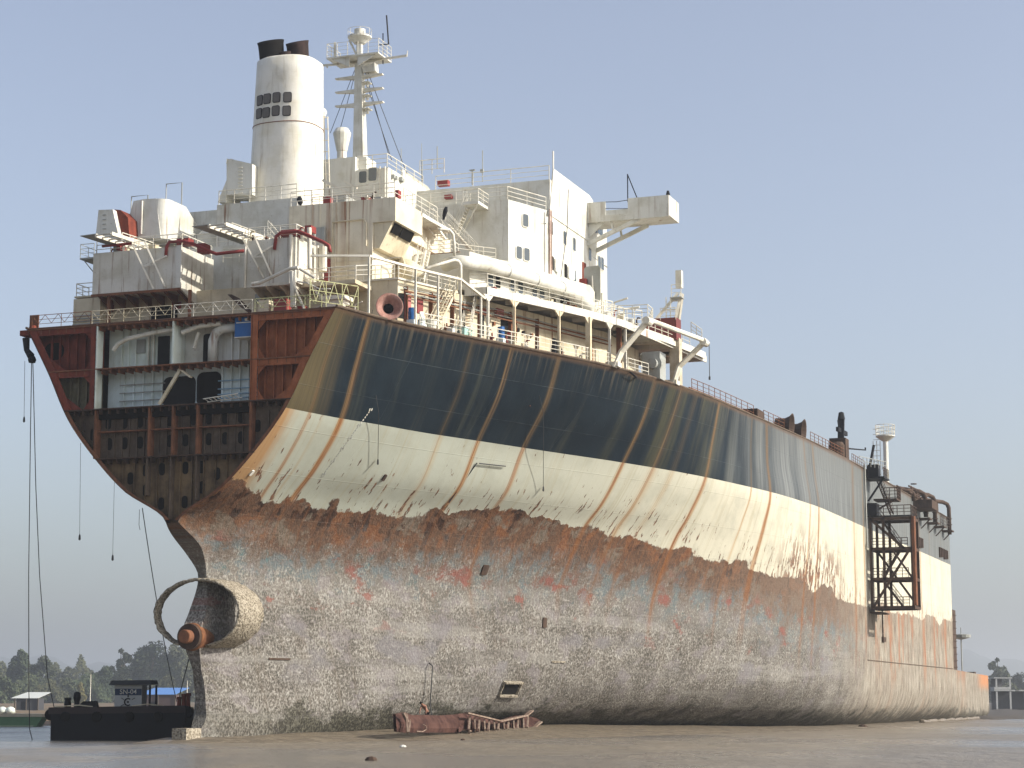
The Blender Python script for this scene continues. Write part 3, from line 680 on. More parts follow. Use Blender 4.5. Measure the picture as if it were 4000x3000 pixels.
# ---- bridge wing with struts
WX = 41.6; yt = U(2612, 770, X=WX).y; z1 = U(2600, 766, X=WX).z; z0 = U(2600, 836, X=WX).z; wx2 = WX+3.4
mb = MB(); mb.box(WX, wx2, yt, -17.9, z0-.1, z0+.1)
g0 = U(2365, 800, X=WX).y; g1 = U(2452, 800, X=WX).y
mb.box(WX, WX+.1, g0, -17.95, z0+.1, z1); mb.box(WX, WX+.1, yt, g1, z0+.1, z1+.1); mb.box(WX, WX+.1, g1, g0, z0+.1, z0+.35)
mb.box(wx2-.1, wx2, yt, -17.95, z0+.1, z1); mb.box(WX+.1, wx2-.1, yt, yt+.1, z0+.1, z1+.1)
for k in range(6): mb.box(WX+.02, WX+.1, -19-k*1.2, -18.92-k*1.2, z0-.35, z0-.1)
mb.box(WX-.02, WX+.1, yt, -18, z0-.22, z0-.1)
for xx in (WX+.3, wx2-.4):
    a_ = (xx, -18.0, U(2320, 950, X=WX).z); b_ = (xx, U(2495, 850, X=WX).y, z0-.15)
    mb.bar(a_, b_, .3, .34); m_ = (V(a_)+V(b_))/2; mb.bar(m_, m_+V((0,.2,1.0)), .18, .18)
mb.prism([(WX+.3, -18.0, z0-.1), (WX+.3, -19.8, z0-.1), (WX+.3, -18.0, z0-1.6)], (.15,0,0))
wing = mb.build('bridge_wing', M['white'], ship)
q = U(2452, 760, X=WX+1); MB().tube([(WX+1, q.y, z1), (WX+1, q.y, U(2450,680,X=WX+1).z)], .05, 6).bar((WX+1, q.y, U(2450,682,X=WX+1).z), (WX+1, U(2492,752,X=WX+1).y, z1+.1), .08, .08).build('derrick', M['black'], wing)
MB().tube([(WX+.05, g0, z1-.05), (WX+.05, (g0+g1)/2, z1-.12), (WX+.05, g1, z1-.05)], .035, 5).tube([(WX+.05, g0, z0+1.0), (WX+.05, g1, z0+.8)], .03, 5).build('chain', M['rope'], wing)
q = U(2612, 762, X=WX+1); MB().lathe([(.12,0),(.2,.15),(.1,.5)], (WX+.5, yt+.2, z1+.1), 8).build('lamp', M['black'], wing)
# ---- bridge top, rails and aft stair landings
bt = zup
rail([(TX1+.1, U(1700,740,X=TX1).y, bt), (TX1+.1, -17.9, bt)], 1.25, 3.0, 3)
rail([(TX0+.1, -2, zlow), (TX0+.1, -15.9, zlow), (TX1-.2, -17.7, zlow)], 1.15, 2.3)
MB().box(TX1+.2, TX2, -17.9, 17.9, bt, bt+.06).build('bridge_roof', M['white'], ship)
pl = U(1855, 805, X=24.6); mb = MB(); y0_ = U(1868, 790, X=24.2).y; y1_ = U(1808, 790, X=24.2).y; zpl = U(1850, 785, X=24.2).z
mb.box(24.2, TX0, y0_, y1_, zpl-.25, zpl); mb.bar((24.3, y0_+.1, zpl-.25), (TX0, y1_+1.5, zpl-3.0), .1, .1); mb.build('stair_landing', M['white'], ship)
rail([(TX0, y0_, zpl), (24.2, y0_, zpl), (24.2, y1_, zpl)], 1.05, 1.2)
a_ = U(1770, 905, X=24.6); stairs((24.8, a_.y, a_.z-.6), (25.0, y1_-.2, zpl), .8, (1,0,0))
b_ = U(1742, 870, X=22.8); e_ = U(1860, 1000, X=22.8); stairs((22.8, e_.y, e_.z), (22.8, b_.y, b_.z), .9, (1,0,0))
# slanted tower side, port bridge wing seen over the roof, roof gear
p0_ = U(1738, 665, X=36); p1_ = U(1842, 742, X=36)
mb = MB(); mb.prism([(34, -3.4, bt), (34, -3.2, bt+2.9), (38, -4.0, bt+2.2), (44, -4.4, bt), ], (0,.15,0)); mb.build('roof_screen', M['white'], ship)
mb = MB(); mb.box(33.2, 38, -3.0, 1.5, bt, bt+1.9); rh = mb.build('roof_house', M['white'], ship)
MB().rr((33.17, -.3, bt+1.5), (0,1,0), (0,0,1), 1.2, .5, (-.06,0,0), .05).build('locker', M['red'], rh)
bx(31.8, 1708, 703, 1748, 724, .6, 'fire_box', 'red')
bx(31.0, 1735, 760, 1762, 774, .5, 'fire_box', 'red')
for px_, yt_, yb_, r in ((1708,572,640,.05),(1649,625,690,.05),(1885,588,690,.045),(1845,665,702,.07),(1647,560,690,.03),(1567,580,680,.04)):
    a_ = U(px_, yt_, X=33.5); b2 = U(px_, yb_+20, X=33.5)
    mb = MB().tube([b2, a_], r, 5)
    if px_ == 1845: mb.box(33.4, 33.6, a_.y-.25, a_.y+.25, a_.z-.05, a_.z+.05)
    if px_ == 1885: mb.box(33.4, 33.6, a_.y-.1, a_.y+.2, a_.z-2, a_.z-1.7)
    mb.build('whip_aerial', M['grey'], ship)
rail([(33, U(1640,690,X=33).y, bt+1.9), (33, U(1735,680,X=33).y, bt+1.9)], 1.3, 1.5, 3)
# ---- engine casing with its rusted aft wall and overhang
CX = 9.5; zc = 40.75; yw = U(1545, 780, X=CX).y; yl = U(1130, 830, X=CX).y; ym = U(1455, 930, X=CX).y
zo = U(1540, 862, X=CX).z; xo = U(1650, 850, Y=yw).x
mb = MB(); mb.box(CX, 24.5, ym, yl, 34.3, zo); mb.box(CX, xo, yw, yl, zo, zc); mb.box(xo, 24.5, ym-.4, yl, zo, zc)
cn = N('casing_paint', .6, .25); yy = cn.y; f1_ = cn.noise(cn.vec(cn.m('MULTIPLY', yy, 3.5), 0, cn.m('MULTIPLY', cn.z, .12)), 1, 5, .62); f2_ = cn.noise(cn.P, .5, 6, .6)
cst = [(0, 0)]
for px_, w_, a_ in ((1132,.18,.8),(1195,.16,.7),(1222,.2,.7),(1283,.32,1),(1312,.18,.5),(1345,.55,1),(1366,.2,1),(1418,.2,.9),(1432,.15,.5),(1450,.16,.9),(1490,.3,.35)):
    c_ = (U(px_, 880, X=CX).y+14)/11; cst += [(c_-w_/11, 0), (c_, a_), (c_+w_/11, 0)]
cst.sort(); ck = cn.ramp(cn.m('DIVIDE', cn.m('ADD', cn.m('ADD', yy, 14), cn.m('MULTIPLY', cn.m('SUBTRACT', f1_, .5), .9)), 11, cl=True), [q for q in cst if 0 <= q[0] <= 1][:31]+[(1, 0)])
zf = cn.step(cn.m('ADD', cn.z, cn.m('MULTIPLY', f2_, 5)), 37.5, 42.5, .12, 1)
cc_ = cn.mix(cn.step(f2_, .4, .7), (.70,.64,.50), (.55,.49,.36)); cc_ = cn.mix(cn.m('MULTIPLY', cn.step(f1_, .52, .68), .45), cc_, (.40,.31,.19))
cc_ = cn.mix(cn.m('MULTIPLY', cn.m('MULTIPLY', cn.step(ck, .05, .95), zf), cn.step(f1_, .34, .6, .35, .95)), cc_, cn.mix(f1_, (.16,.06,.03), (.36,.14,.05))); cn.bump(f2_, .1, .03)
casing = mb.build('engine_casing', cn.col(cc_), ship); casing['label'] = 'engine casing whose aft wall is streaked with orange rust'
mb = MB()
for y_, w_, l_ in ((U(1285,830,X=CX).y,.5,1.4),(U(1350,830,X=CX).y,.8,3.0),(U(1362,860,X=CX).y,.25,5.0),(U(1418,820,X=CX).y,.22,1.6),(U(1195,830,X=CX).y,.25,1.2),(U(1130,840,X=CX).y-.15,.2,1.6)): pass
mb = MB()
for px_ in (1218, 1250, 1297, 1312, 1358): 
    y_ = U(px_, 850, X=CX).y; mb.box(CX-.05, CX, y_-.03, y_+.03, 34.6, zc-.1)
mb.box(CX-.04, CX, yl-9.4, yl-3, 36.0, 36.06); mb.build('wall_ribs', casing.data.materials[0], casing)
mb = MB(); a_ = U(1298, 868, X=CX-.1); b2 = U(1420, 856, X=CX-.1); mb.tube([U(1300,1000,X=CX-.1), a_, b2, U(1430,870,X=CX-.1), U(1430,960,X=CX-.1)], .07, 6); mb.build('casing_pipe', M['cream'], casing)
hp = [(CX+.2, yw+.35, zo), (xo-.5, yw+.35, zo), (xo-.5, ym-.02, zo-1.9), (CX+.2, ym-.02, zo-1.9)]
mb = MB(); mb.prism([(CX+.15, yw+.3, zo-.02), (CX+.15, ym+.05, zo-.02), (CX+.15, ym+.05, zo-2.0), (CX+.15, ym-.5, zo-2.0)], (xo-CX-.9,0,0)); hood = mb.build('air_hood', M['cream'], casing)
mb = MB(); nn = V((0, -1.45, -.95)).normalized()
for a0, a1 in ((.35, 1.75), (1.95, xo-CX-1.2)):
    mb.prism([(CX+.15+a0, yw+.28, zo-.03), (CX+.15+a1, yw+.28, zo-.03), (CX+.15+a1, yw+.62, zo-.75), (CX+.15+a0, yw+.62, zo-.75)], (0,-.05,-.03))
mb.build('air_inlet', M['soot'], hood)
mb = MB(); mb.tube([(xo-.8, ym-.3, 36.2), (xo-.2, ym-.9, 36.2), (xo+.9, ym-1.3, 36.1)], [.85,.78,.55], 18).tube([(xo-.95, ym-.2, 36.2), (xo-.85, ym-.27, 36.2)], 1.0, 18); mb.build('ventilator_duct', M['cream'], ship, True)
# casing top gear, rails
rail([(CX+.05, yl-.1, zc), (CX+.05, yw+.1, zc), (xo-.1, yw+.05, zc), (18, yw+.05, zc)], 1.15, 1.6)
rail([(CX+1.6, U(1220,800,X=CX+1.6).y, zc), (CX+1.6, U(1460,790,X=CX+1.6).y, zc)], 1.0, 1.1, 3)
mb = MB(); mb.box(xo-.2, 21, yw, ym, zc-.3, zc-.02); mb.build('casing_walkway', M['white'], ship)
mb = MB(); mb.bar(U(1262,705,X=13), U(1430,790,X=13), .3, .2).bar(U(1345,708,X=14), U(1395,735,X=14), .25, .15); mb.build('stowed_gangway', M['steelw'], ship)
bx(12.8, 1262, 762, 1345, 790, 2.2, 'skylight', 'grey')
bx(13.2, 1428, 770, 1488, 782, 1.5, 'hatch_cover', 'grey')
bx(12.5, 1540, 742, 1556, 770, .6, 'lamp_box', 'red')
stairs((20.5, yw+.6, zc-1.0), (17.5, yw+.6, zc), .8, (0,1,0))
MB().box(20, 22.5, U(1700,860,X=20).y, -11, U(1690,868,X=20).z-.15, U(1690,868,X=20).z).build('stair_landing', M['white'], ship)
rail([(20, -11.2, U(1690,868,X=20).z), (20, U(1740,860,X=20).y, U(1690,868,X=20).z)], 1.05, 1.2)
# platform between casing and tower
zq = U(1750, 997, X=18.6).z; mb = MB(); mb.box(17.6, 22.5, U(1795,1000,X=17.6).y, -11, zq-.2, zq); mb.bar((17.8, U(1672,1010,X=17.8).y, 34.9), (17.8, U(1672,1010,X=17.8).y, zq), .3, .3); mb.build('mid_platform', M['rust'], ship)
rail([(17.7, U(1670,980,X=17.7).y, zq), (17.7, U(1760,980,X=17.7).y, zq), (19.5, U(1790,985,X=19.5).y, zq), (22, -16.6, zq)], 1.05, 1.1)
stairs((15.0, U(1608,1040,X=15).y, 34.6), (15.4, U(1640,955,X=15.4).y, U(1640,955,X=15.4).z-.9), .7, (1,0,0))
stairs((15.4, U(1640,1060,X=15.4).y, 34.6), (16.6, U(1672,960,X=16.6).y, zq), .75, (1,0,0))
rail([(23.5, U(1850,1020,X=23.5).y, 37.9), (26.3, U(1985,1040,X=26.3).y-.1, 37.9)], 1.05, 1.2)
# ---- aft house: tank boxes, recesses, back wall
BXX = 5.0
mb = MB(); mb.box(7.6, 22, -8.2, 11.3, 30.58, 34.2); aft = mb.build('aft_deckhouse', M['cream'], ship); aft['label'] = 'shaded recess of the aft deckhouse with soot stains'
MB().box(12.0, 24, -4.5, 9.5, 34.2, 38.7).build('back_wall', M['white'], aft)
b1 = U(365, 992, X=BXX).y; b0 = U(707, 965, X=BXX).y
mb = MB(); mb.box(BXX, 10.2, b0, b1, 33.95, 37.2); mb.prism([(BXX, b0, 33.95), (10.2, b0, 33.95), (10.2, b0, 30.6), (8.6, b0, 30.6), (8.2, b0, 32.2), (7.2, b0, 33.2)], (0,.15,0))
box1 = mb.build('tank_box', M['white2'], ship); box1['label'] = 'large white tank box at the port quarter'
mb = MB(); mb.box(BXX-.08, BXX, b0-.05, b1+.05, 33.75, 33.95)
for k in range(7): mb.prism([(BXX+.1, b0+.4+k*1.15, 33.93), (7.5, b0+.4+k*1.15, 33.93), (7.5, b0+.4+k*1.15, 33.0)], (0,.08,0))
mb.build('box_frame', M['rust'], box1); MB().box(BXX-.08, BXX+.05, b0-.08, b0+.35, 33.97, 37.25).build('corner_post', M['white'], box1)
c1 = U(957, 945, X=BXX).y; c0 = U(1155, 935, X=BXX).y
mb = MB(); mb.box(BXX, 8.6, c0, c1, 33.75, 37.15); box2 = mb.build('tank_box', M['white2'], ship); box2['label'] = 'smaller white tank box on the starboard quarter'
mb = MB(); mb.box(BXX-.06, BXX, c0-.05, c1+.05, 33.55, 33.75); mb.tube([(BXX-.1, c0+.35, 33.6), (BXX-.1, c0+.35, 37.3)], .14, 8).tube([(BXX-.1, c1-.1, 33.5), (BXX-.1, c1-.1, 37.2)], .1, 6)
for k in range(4): mb.prism([(BXX+.1, c0+.3+k*1.15, 33.73), (7.5, c0+.3+k*1.15, 33.73), (7.5, c0+.3+k*1.15, 32.9)], (0,.08,0))
mb.build('box_frame', M['steelw'], box2)
p = U(642, 1222, X=7.57); MB().rr(p, (0,1,0), (0,0,1), 2.3, 1.05, (-.03,0,0), .05).build('burnt_opening', M['soot'], aft)
p = U(690, 1195, X=7.57); MB().rr(p, (0,1,0), (0,0,1), .8, .6, (-.05,0,0), .03).build('red_panel', M['red'], aft)
p = U(430, 1205, X=7.57); MB().rr(p, (0,1,0), (0,0,1), .7, .5, (-.05,0,0), .03).build('red_panel', M['red'], aft)
MB().box(BXX+.2, BXX+.4, U(417,1200,X=BXX).y-.12, U(417,1200,X=BXX).y+.12, 30.6, 33.8).build('prop_post', M['rust'], aft)
MB().box(BXX+.2, BXX+.4, U(733,1200,X=BXX).y-.1, U(733,1200,X=BXX).y+.1, 30.6, 33.8).build('prop_post', M['rust'], aft)
bx(6.2, 288, 1165, 392, 1250, 8, 'port_house', 'cream', aft, zb=30.6)
mb = MB(); 
for k in range(4): mb.box(6.1, 6.2, U(392,1200,X=6.2).y, U(288,1200,X=6.2).y, 31.9+.22*k, 31.98+.22*k)
mb.build('louvre', M['grey'], aft)
# port side platforms and aerial frames
p = U(312, 1008, X=7); mb = MB(); mb.box(7, 9.5, U(366,1000,X=7).y, U(312,1000,X=7).y, p.z-.12, p.z); mb.bar((7.2, p.y-.2, p.z-.1), (7.2, U(364,1070,X=7).y, p.z-1.3), .07, .07); mb.build('side_platform', M['grey'], ship)
rail([(9.4, p.y, p.z), (7.05, p.y, p.z), (7.05, U(366,1000,X=7).y, p.z)], 1.1, 1.0, 3, .026, 'grey')
p = U(298, 1160, X=7.2); rail([(9, p.y, p.z), (7.2, p.y, p.z), (7.2, U(362,1160,X=7.2).y, p.z)], 1.05, 1.0)
MB().box(7.0, 9.2, U(362,1160,X=7.2).y-.2, p.y+.05, p.z-.12, p.z).build('side_platform', M['cream'], ship)
for (xl, xr, yt_, yb_) in ((514,578,768,815),(650,711,719,812)):
    X_ = 14; mb = MB(); a_ = U(xl, yt_, X=X_); b2 = U(xr, yt_-4, X=X_); z_ = U(xl, yb_+40, X=X_).z
    mb.tube([(X_, a_.y, z_), (X_, a_.y, a_.z), (X_, b2.y, a_.z), (X_, b2.y, z_)], .055, 6); mb.build('aerial_frame', M['grey'], ship)
# red fire main looping over the boxes
def pxt(lst, X): return [U(a, b, X=X) for a, b in lst]
mb = MB(); mb.tube(pxt([(648,1000),(650,965),(662,945),(720,942),(760,955),(820,982),(845,992),(905,985),(955,980)], BXX-.15), .13, 8); mb.build('fire_main', M['red'], ship, True)
mb = MB(); mb.tube(pxt([(1072,975),(1078,925),(1095,910),(1165,903),(1200,918),(1260,945),(1285,960),(1290,985)], BXX-.15), .14, 8); mb.build('fire_main', M['red'], ship, True)
mb = MB(); mb.tube(pxt([(400,962),(470,955),(520,950)], BXX+.3), .11, 8); mb.build('fire_main', M['red'], ship, True)
for (a, b, c_, d_) in ((690,930,735,955),(770,950,800,985),(455,950,470,975),(1095,895,1150,920),(1190,880,1215,905)): bx(BXX+.5, a, b, c_, d_, .9, 'valve_box', 'red')
rail([(BXX+.3, b1-.1, 37.2), (BXX+.3, b0+.1, 37.2), (10, b0+.1, 37.2)], 1.05, 1.3)
rail([(BXX+.3, c1-.1, 37.15), (BXX+.3, c0+.1, 37.15), (8.5, c0+.1, 37.15)], 1.05, 1.2)
rail([(12.1, 9.2, 38.7), (12.1, -4.2, 38.7)], 1.15, 2.0)
rail([(11.6, 2.6, 37.3), (11.6, -3.2, 37.0)], 1.05, 1.5)
# cantilevered boarding platforms reaching aft over the boxes
for (o_, i_, s0, s1, t0, t1) in (((435,912),(657,984),(517,955),(600,1130),(565,945),(645,1120)), ((880,875),(1072,945),(945,925),(1030,1085),(995,925),(1063,1080))):
    zf = 38.0; A = U(*o_, Z=zf); B = U(*i_, Z=zf); A.x = max(A.x, 2.5); dv_ = (B-A).normalized(); w_ = V((-dv_.y, dv_.x, 0))*1.5
    mb = MB(); mb.bar(A, B, .14, .28).bar(A+w_, B+w_, .14, .28); m_ = 9
    for k in range(m_+1): mb.bar(A+(B-A)*(k/m_), A+w_+(B-A)*(k/m_), .16, .08)
    mb.bar(A+(B-A)*.35-ZA*.05, B-ZA*.05, .05, .45)
    mb.bar(U(*s0, X=4.2), U(*s1, X=BXX-.1), .13, .13).bar(U(*t0, X=4.2), U(*t1, X=BXX-.1), .13, .13)
    h0 = (U(*s0, X=4.2)+U(*s1, X=BXX-.1))/2; h1 = (U(*t0, X=4.2)+U(*t1, X=BXX-.1))/2
    mb.bar(h0, h1, .1, .1).bar(h0, U(i_[0]-5, i_[1]+15, X=BXX-.2), .12, .12)
    mb.build('boarding_platform', M['steelw'], ship)
    mb = MB(); mb.prism([A+w_+ZA*.1, B+w_+ZA*.1, B+w_*2+ZA*.1, A+w_*2+ZA*.1], (0,0,.05)); mb.build('grating', M['grey'], ship)
    rail([A+(B-A)*.45+w_, B+w_], .9, 1.1, 2)
# left vent tower and big rounded ventilator
VX = 8.0
mb = MB(); a_ = [(372,935),(385,820),(440,818),(465,930)]
mb.prism([U(p_, q_, X=VX) for p_, q_ in a_], (2.2,0,0))
vt = mb.build('vent_tower', M['white'], ship)
mb = MB()
for k in range(4): y_ = 840+k*18; a2 = U(400, y_, X=VX-.08); mb.box(VX-.08, VX-.03, a2.y-.3, a2.y, a2.z-.03, a2.z+.03)
mb.build('rungs', M['grey'], vt)
mb = MB(); mb.prism([U(p_, q_, X=VX+.6) for p_, q_ in ((448,818),(470,820),(500,850),(505,925),(466,925))], (1.5,0,0)); mb.build('vent_throat', M['dred'], vt)
mb = MB(); VY = 10.0; pts = [U(p_, q_, X=VY) for p_, q_ in ((522,930),(500,860),(522,785),(560,778),(610,775),(628,930))]
mb.prism(pts, (4.5,0,0))
zt_ = U(612, 776, X=VY).z; zb_ = U(625, 930, X=VY).z; ya_ = U(610, 800, X=VY).y
vs = []; n_ = 8
for zq_ in (zb_, zt_):
    for k in range(n_+1):
        t = PI/2*k/n_; vs.append((VY+.9*(1-math.cos(t)), ya_-.9*math.sin(t)-.0, zq_))
mb.add(vs, [(k, k+1, n_+1+k+1, n_+1+k) for k in range(n_)])
mb.add([(VY+.9, ya_-.9, zb_), (VY+.9, ya_-.9, zt_), (VY+3.2, ya_-.9, zt_), (VY+6, ya_-.9, zt_-1.6), (VY+8, ya_-.9, zb_+.9), (VY+8, ya_-.9, zb_)], [(0,1,2,3,4,5)])
mb.add([(VY, ya_, zt_), (VY+.9, ya_-.9, zt_), (VY+3.2, ya_-.9, zt_), (VY+3.2, ya_+1.5, zt_), (VY, ya_+1.5, zt_)], [(0,1,2,3,4)])
mb.build('big_ventilator', M['white'], ship)
MB().tube([U(555,785,X=VY-.1), U(552,915,X=VY-.1)], .1, 6).build('down_pipe', M['steelw'], ship)
mb = MB(); mb.prism([(13.5, 6, 38.7), (13.5, 6, 40.2), (15, 6, 41.2), (18, 6, 38.7)], (0,-3.5,0)); mb.build('skylight', M['white'], ship)
# ---- funnel deckhouse and funnel
FX = 12.5; fz = 42.25; fy0 = U(1161, 765, X=FX).y; fy1 = U(848, 790, X=FX).y
mb = MB(); mb.box(FX, 23.5, fy0, fy1, 38.5, fz); fdh = mb.build('funnel_house', M['white'], ship)
rail([(FX+.1, fy1-.1, fz), (FX+.1, fy0+.1, fz), (22.5, fy0+.1, fz)], 1.15, 1.5)
fc = U(1118, 745, X=18.3); cy = fc.y; ft = U(1122, 250, X=18.3).z
def fr_(z):
    t = (z-fz)/(ft-fz); return 2.75-.3*t, 2.98-.34*t
def fpt(t, z, off=0):
    a, b = fr_(z); ex = 2/2.6; c_, s_ = math.cos(t), math.sin(t)
    return V((18.3+.25*(z-fz)/10+(a+off)*math.copysign(abs(c_)**ex, c_), cy+(b+off)*math.copysign(abs(s_)**ex, s_), z))
mb = MB(); nA = 56; zs_ = [fz+(ft-fz)*k/10 for k in range(11)]
vs = [fpt(2*PI*k/nA, z) for z in zs_ for k in range(nA)]+[fpt(2*PI*k/nA, ft+.18, -.25) for k in range(nA)]
fs = [(j*nA+k, j*nA+(k+1) % nA, (j+1)*nA+(k+1) % nA, (j+1)*nA+k) for j in range(11) for k in range(nA)]+[tuple(range(11*nA, 12*nA))]
mb.add(vs, fs); funnel = mb.build('funnel', paint('funnel_paint', (.73,.70,.62), .86, .35, .5), ship, True); funnel['label'] = 'tall tapered cream funnel with eight dark windows'
mb = MB(); zz_ = U(1100, 462, X=15.2).z; mb.tube([fpt(2*PI*k/nA, zz_, .02) for k in range(nA+1)], .035, 5, False); mb.build('funnel_seam', M['rust'], funnel)
# funnel windows, two rows of four
def on_funnel(px, py):
    z = U(px, py, X=16).z; best = None
    for k in range(720):
        t = PI/2+PI*k/720; p = fpt(t, z); q = p-CAM; dep = q.dot(FW); sx = 2000+F*q.dot(RT)/dep
        if best is None or abs(sx-px) < best[0]:
            if p.x < 18.6+1: best = (abs(sx-px), t)
    z2 = z
    for _ in range(3):
        p = fpt(best[1], z2); q = p-CAM; sy = 1500-F*q.dot(UPV)/q.dot(FW); z2 += (sy-py)/F*q.dot(FW)
    return best[1], fpt(best[1], z2)
for px_, py_ in ((1015,393),(1044,386),(1081,381),(1123,380),(1012,444),(1040,440),(1077,433),(1120,433)):
    t, p = on_funnel(px_, py_); tn = (fpt(t+.02, p.z)-fpt(t-.02, p.z)).normalized(); nr = V((tn.y, -tn.x, 0))
    if nr.dot(p-V((18.3, cy, p.z))) < 0: nr = -nr
    mb = MB(); mb.rr(p-nr*.05, tn, (0,0,1), .70, .88, nr*.1, .14); mb.mi = 1; mb.rr(p, tn, (0,0,1), .58, .76, nr*.07, .1); mb.build('funnel_window', [M['black'], plain('louvre_grey', (.11,.10,.09), .6)], funnel)
for nm, (xl, xr, yt_, yb_), mt, X_ in (('uptake',(1020,1107,160,250),'soot',17.6),('uptake',(1130,1205,163,250),'uptake',18.6),('uptake',(1095,1135,200,250),'uptake',17.2)):
    p = U((xl+xr)/2, yb_, X=X_); r = (U(xl,yb_,X=X_).y-U(xr,yb_,X=X_).y)/2; hh = U((xl+xr)/2, yt_, X=X_).z-ft-.1
    mb = MB(); vs = []; k_ = 22
    for j, (f_, rr_) in enumerate(((-.05,1),(.5,1),(.85,1.02),(1.0,1.08),(.9,.92),(.5,.9))):
        for k in range(k_):
            t = 2*PI*k/k_; tilt = .35*f_*(1 if f_ > .2 else 0)
            vs.append((p.x+r*rr_*math.cos(t)-.3*f_*hh*.3, p.y+r*rr_*math.sin(t)+.06*f_*hh, ft+f_*hh*(1+.16*math.cos(t)-.05*math.sin(t))))
    mb.add(vs, [(j*k_+k, j*k_+(k+1) % k_, (j+1)*k_+(k+1) % k_, (j+1)*k_+k) for j in range(5) for k in range(k_)]+[tuple(range(5*k_, 6*k_))])
    mb.build(nm, M[mt], funnel, True)
# vents beside the funnel
mb = MB(); mb.prism([U(a, b, X=15) for a, b in ((885,760),(885,620),(905,622),(985,640),(985,760))], (2.5,0,0)); mb.prism([U(a, b, X=15) for a, b in ((850,790),(884,705),(884,790))], (2.5,0,0)); lv = mb.build('louvre_vent', M['white'], ship)
mb = MB(); mb.add([U(883,640,X=14.9), U(886,622,X=14.9), U(905,620,X=16), U(955,640,X=16.5)], [(0,1,2,3)]); mb.build('vent_flap', M['grey'], lv)
mb = MB(); 
for k in range(8): a2 = U(938, 655+k*14, X=14.9); mb.box(14.85, 14.95, a2.y-.2, a2.y+.2, a2.z-.02, a2.z+.02)
mb.build('rungs', M['steelw'], lv)
# ladder cage on the funnel's starboard side
X_ = 21.5; mb = MB()
for px_ in (1256, 1266, 1280): mb.tube([U(px_, 455, X=X_), U(px_+8, 735, X=X_)], .045, 5)
for k in range(7): mb.tube([U(1254, 460+k*44, X=X_), U(1283+k, 460+k*44, X=X_)], .04, 5)
mb.lathe([(.3,-.35),(.42,0),(.3,.3),(.05,.42)], U(1258, 440, X=X_), 14); mb.build('ladder_cage', M['steelw'], ship)
# ---- house under the mast
HX = 25.0; hy0 = U(1514, 700, X=HX).y
h1 = bx(HX, 1388, 662, 1514, 800, 7, 'mast_house', 'white', ship, zb=40)
h2 = bx(HX+.3, 1263, 618, 1388, 800, 7, 'vent_house', 'white', ship, zb=40)
xe_ = U(1640, 720, Y=hy0).x
mb = MB(); zt_ = U(1450, 656, X=HX).z; mb.box(HX+.1, min(xe_, 36), hy0-.01, hy0+3, 40, zt_-.05); mb.build('mast_house_side', M['white'], h1)
window(U(1418, 692, X=HX), (0,1,0), (-1,0,0), h1, .7, 1.0); window(U(1456, 682, X=HX), (0,1,0), (-1,0,0), h1, .75, 1.1)
for px_ in (1484, 1504): MB().tube([U(px_, 650, X=HX-.1), U(px_, 770, X=HX-.1)], .06, 5).build('down_pipe', M['steelw'], h1)
for px_, py_ in ((1530,690),(1540,697),(1560,700),(1565,706)):
    p = U(px_, py_, Y=hy0); MB().box(p.x-.15, p.x+.15, hy0-.3, hy0-.012, p.z-.15, p.z+.15).build('flood_lamp', M['grey'], h1)
rail([(HX+.1, U(1395,655,X=HX).y, zt_), (HX+.1, hy0+.1, zt_), (33, hy0+.1, zt_)], 1.15, 1.8)
bx(HX+1, 1392, 614, 1432, 660, 2, 'mast_plinth', 'white')
p = U(1335, 615, X=28); k_ = (U(1335,500,X=28).z-p.z)/115.0
mb = MB(); mb.lathe([(18*k_,-5*k_),(18*k_,22*k_),(20*k_,24*k_),(34*k_,90*k_),(34*k_,95*k_),(24*k_,112*k_),(2*k_,116*k_)], (28, p.y, p.z), 14); mb.build('mushroom_ventilator', M['white'], ship)
# ---- radar mast
MX = 31.0; mp = lambda a, b: U(a, b, X=MX)
base = mp(1402, 650); topz = mp(1402, 150).z
mb = MB()
w0 = (mp(1385,640).y-mp(1426,640).y)/2; w1 = (mp(1391,250).y-mp(1417,250).y)/2; cy_ = mp(1407,640).y; cy2 = mp(1404,250).y
mb.add([(MX-.5,cy_-w0,base.z),(MX+.5,cy_-w0,base.z),(MX+.5,cy_+w0,base.z),(MX-.5,cy_+w0,base.z),(MX-.3,cy2-w1,mp(1404,250).z),(MX+.3,cy2-w1,mp(1404,250).z),(MX+.3,cy2+w1,mp(1404,250).z),(MX-.3,cy2+w1,mp(1404,250).z)],[(0,3,2,1),(4,5,6,7),(0,1,5,4),(1,2,6,5),(2,3,7,6),(3,0,4,7)])
mb.tube([(MX, cy2, mp(1404,250).z), (MX, cy2, topz)],   .3, 12)
mast = mb.build('radar_mast', M['white'], ship); mast['label'] = 'tall white radar mast with stepped crossarms'
pt = lambda a, b: mp(a, b)
mb = MB(); zpf = pt(1400, 238).z; ya_ = pt(1303,238).y; yb_ = pt(1503,238).y
mb.prism([(MX-1.5, ya_, zpf), (MX+1.5, ya_, zpf), (MX+1.5, yb_, zpf), (MX-1.5, yb_, zpf)], (0,0,.12)); mb.prism([(MX-1.3, cy2+.4, zpf), (MX-1.3, cy2+2.2, zpf), (MX-1.3, cy2+.4, zpf-.9)], (.1,0,0)); mb.prism([(MX-1.3, cy2-.4, zpf), (MX-1.3, cy2-2.2, zpf), (MX-1.3, cy2-.4, zpf-.9)], (.1,0,0)); mb.build('mast_platform', M['white'], mast)
rail([(MX+1.4, ya_, zpf), (MX-1.4, ya_, zpf), (MX-1.4, yb_, zpf), (MX+1.4, yb_, zpf)], 1.4, 1.0, 4, .03, parent=mast)
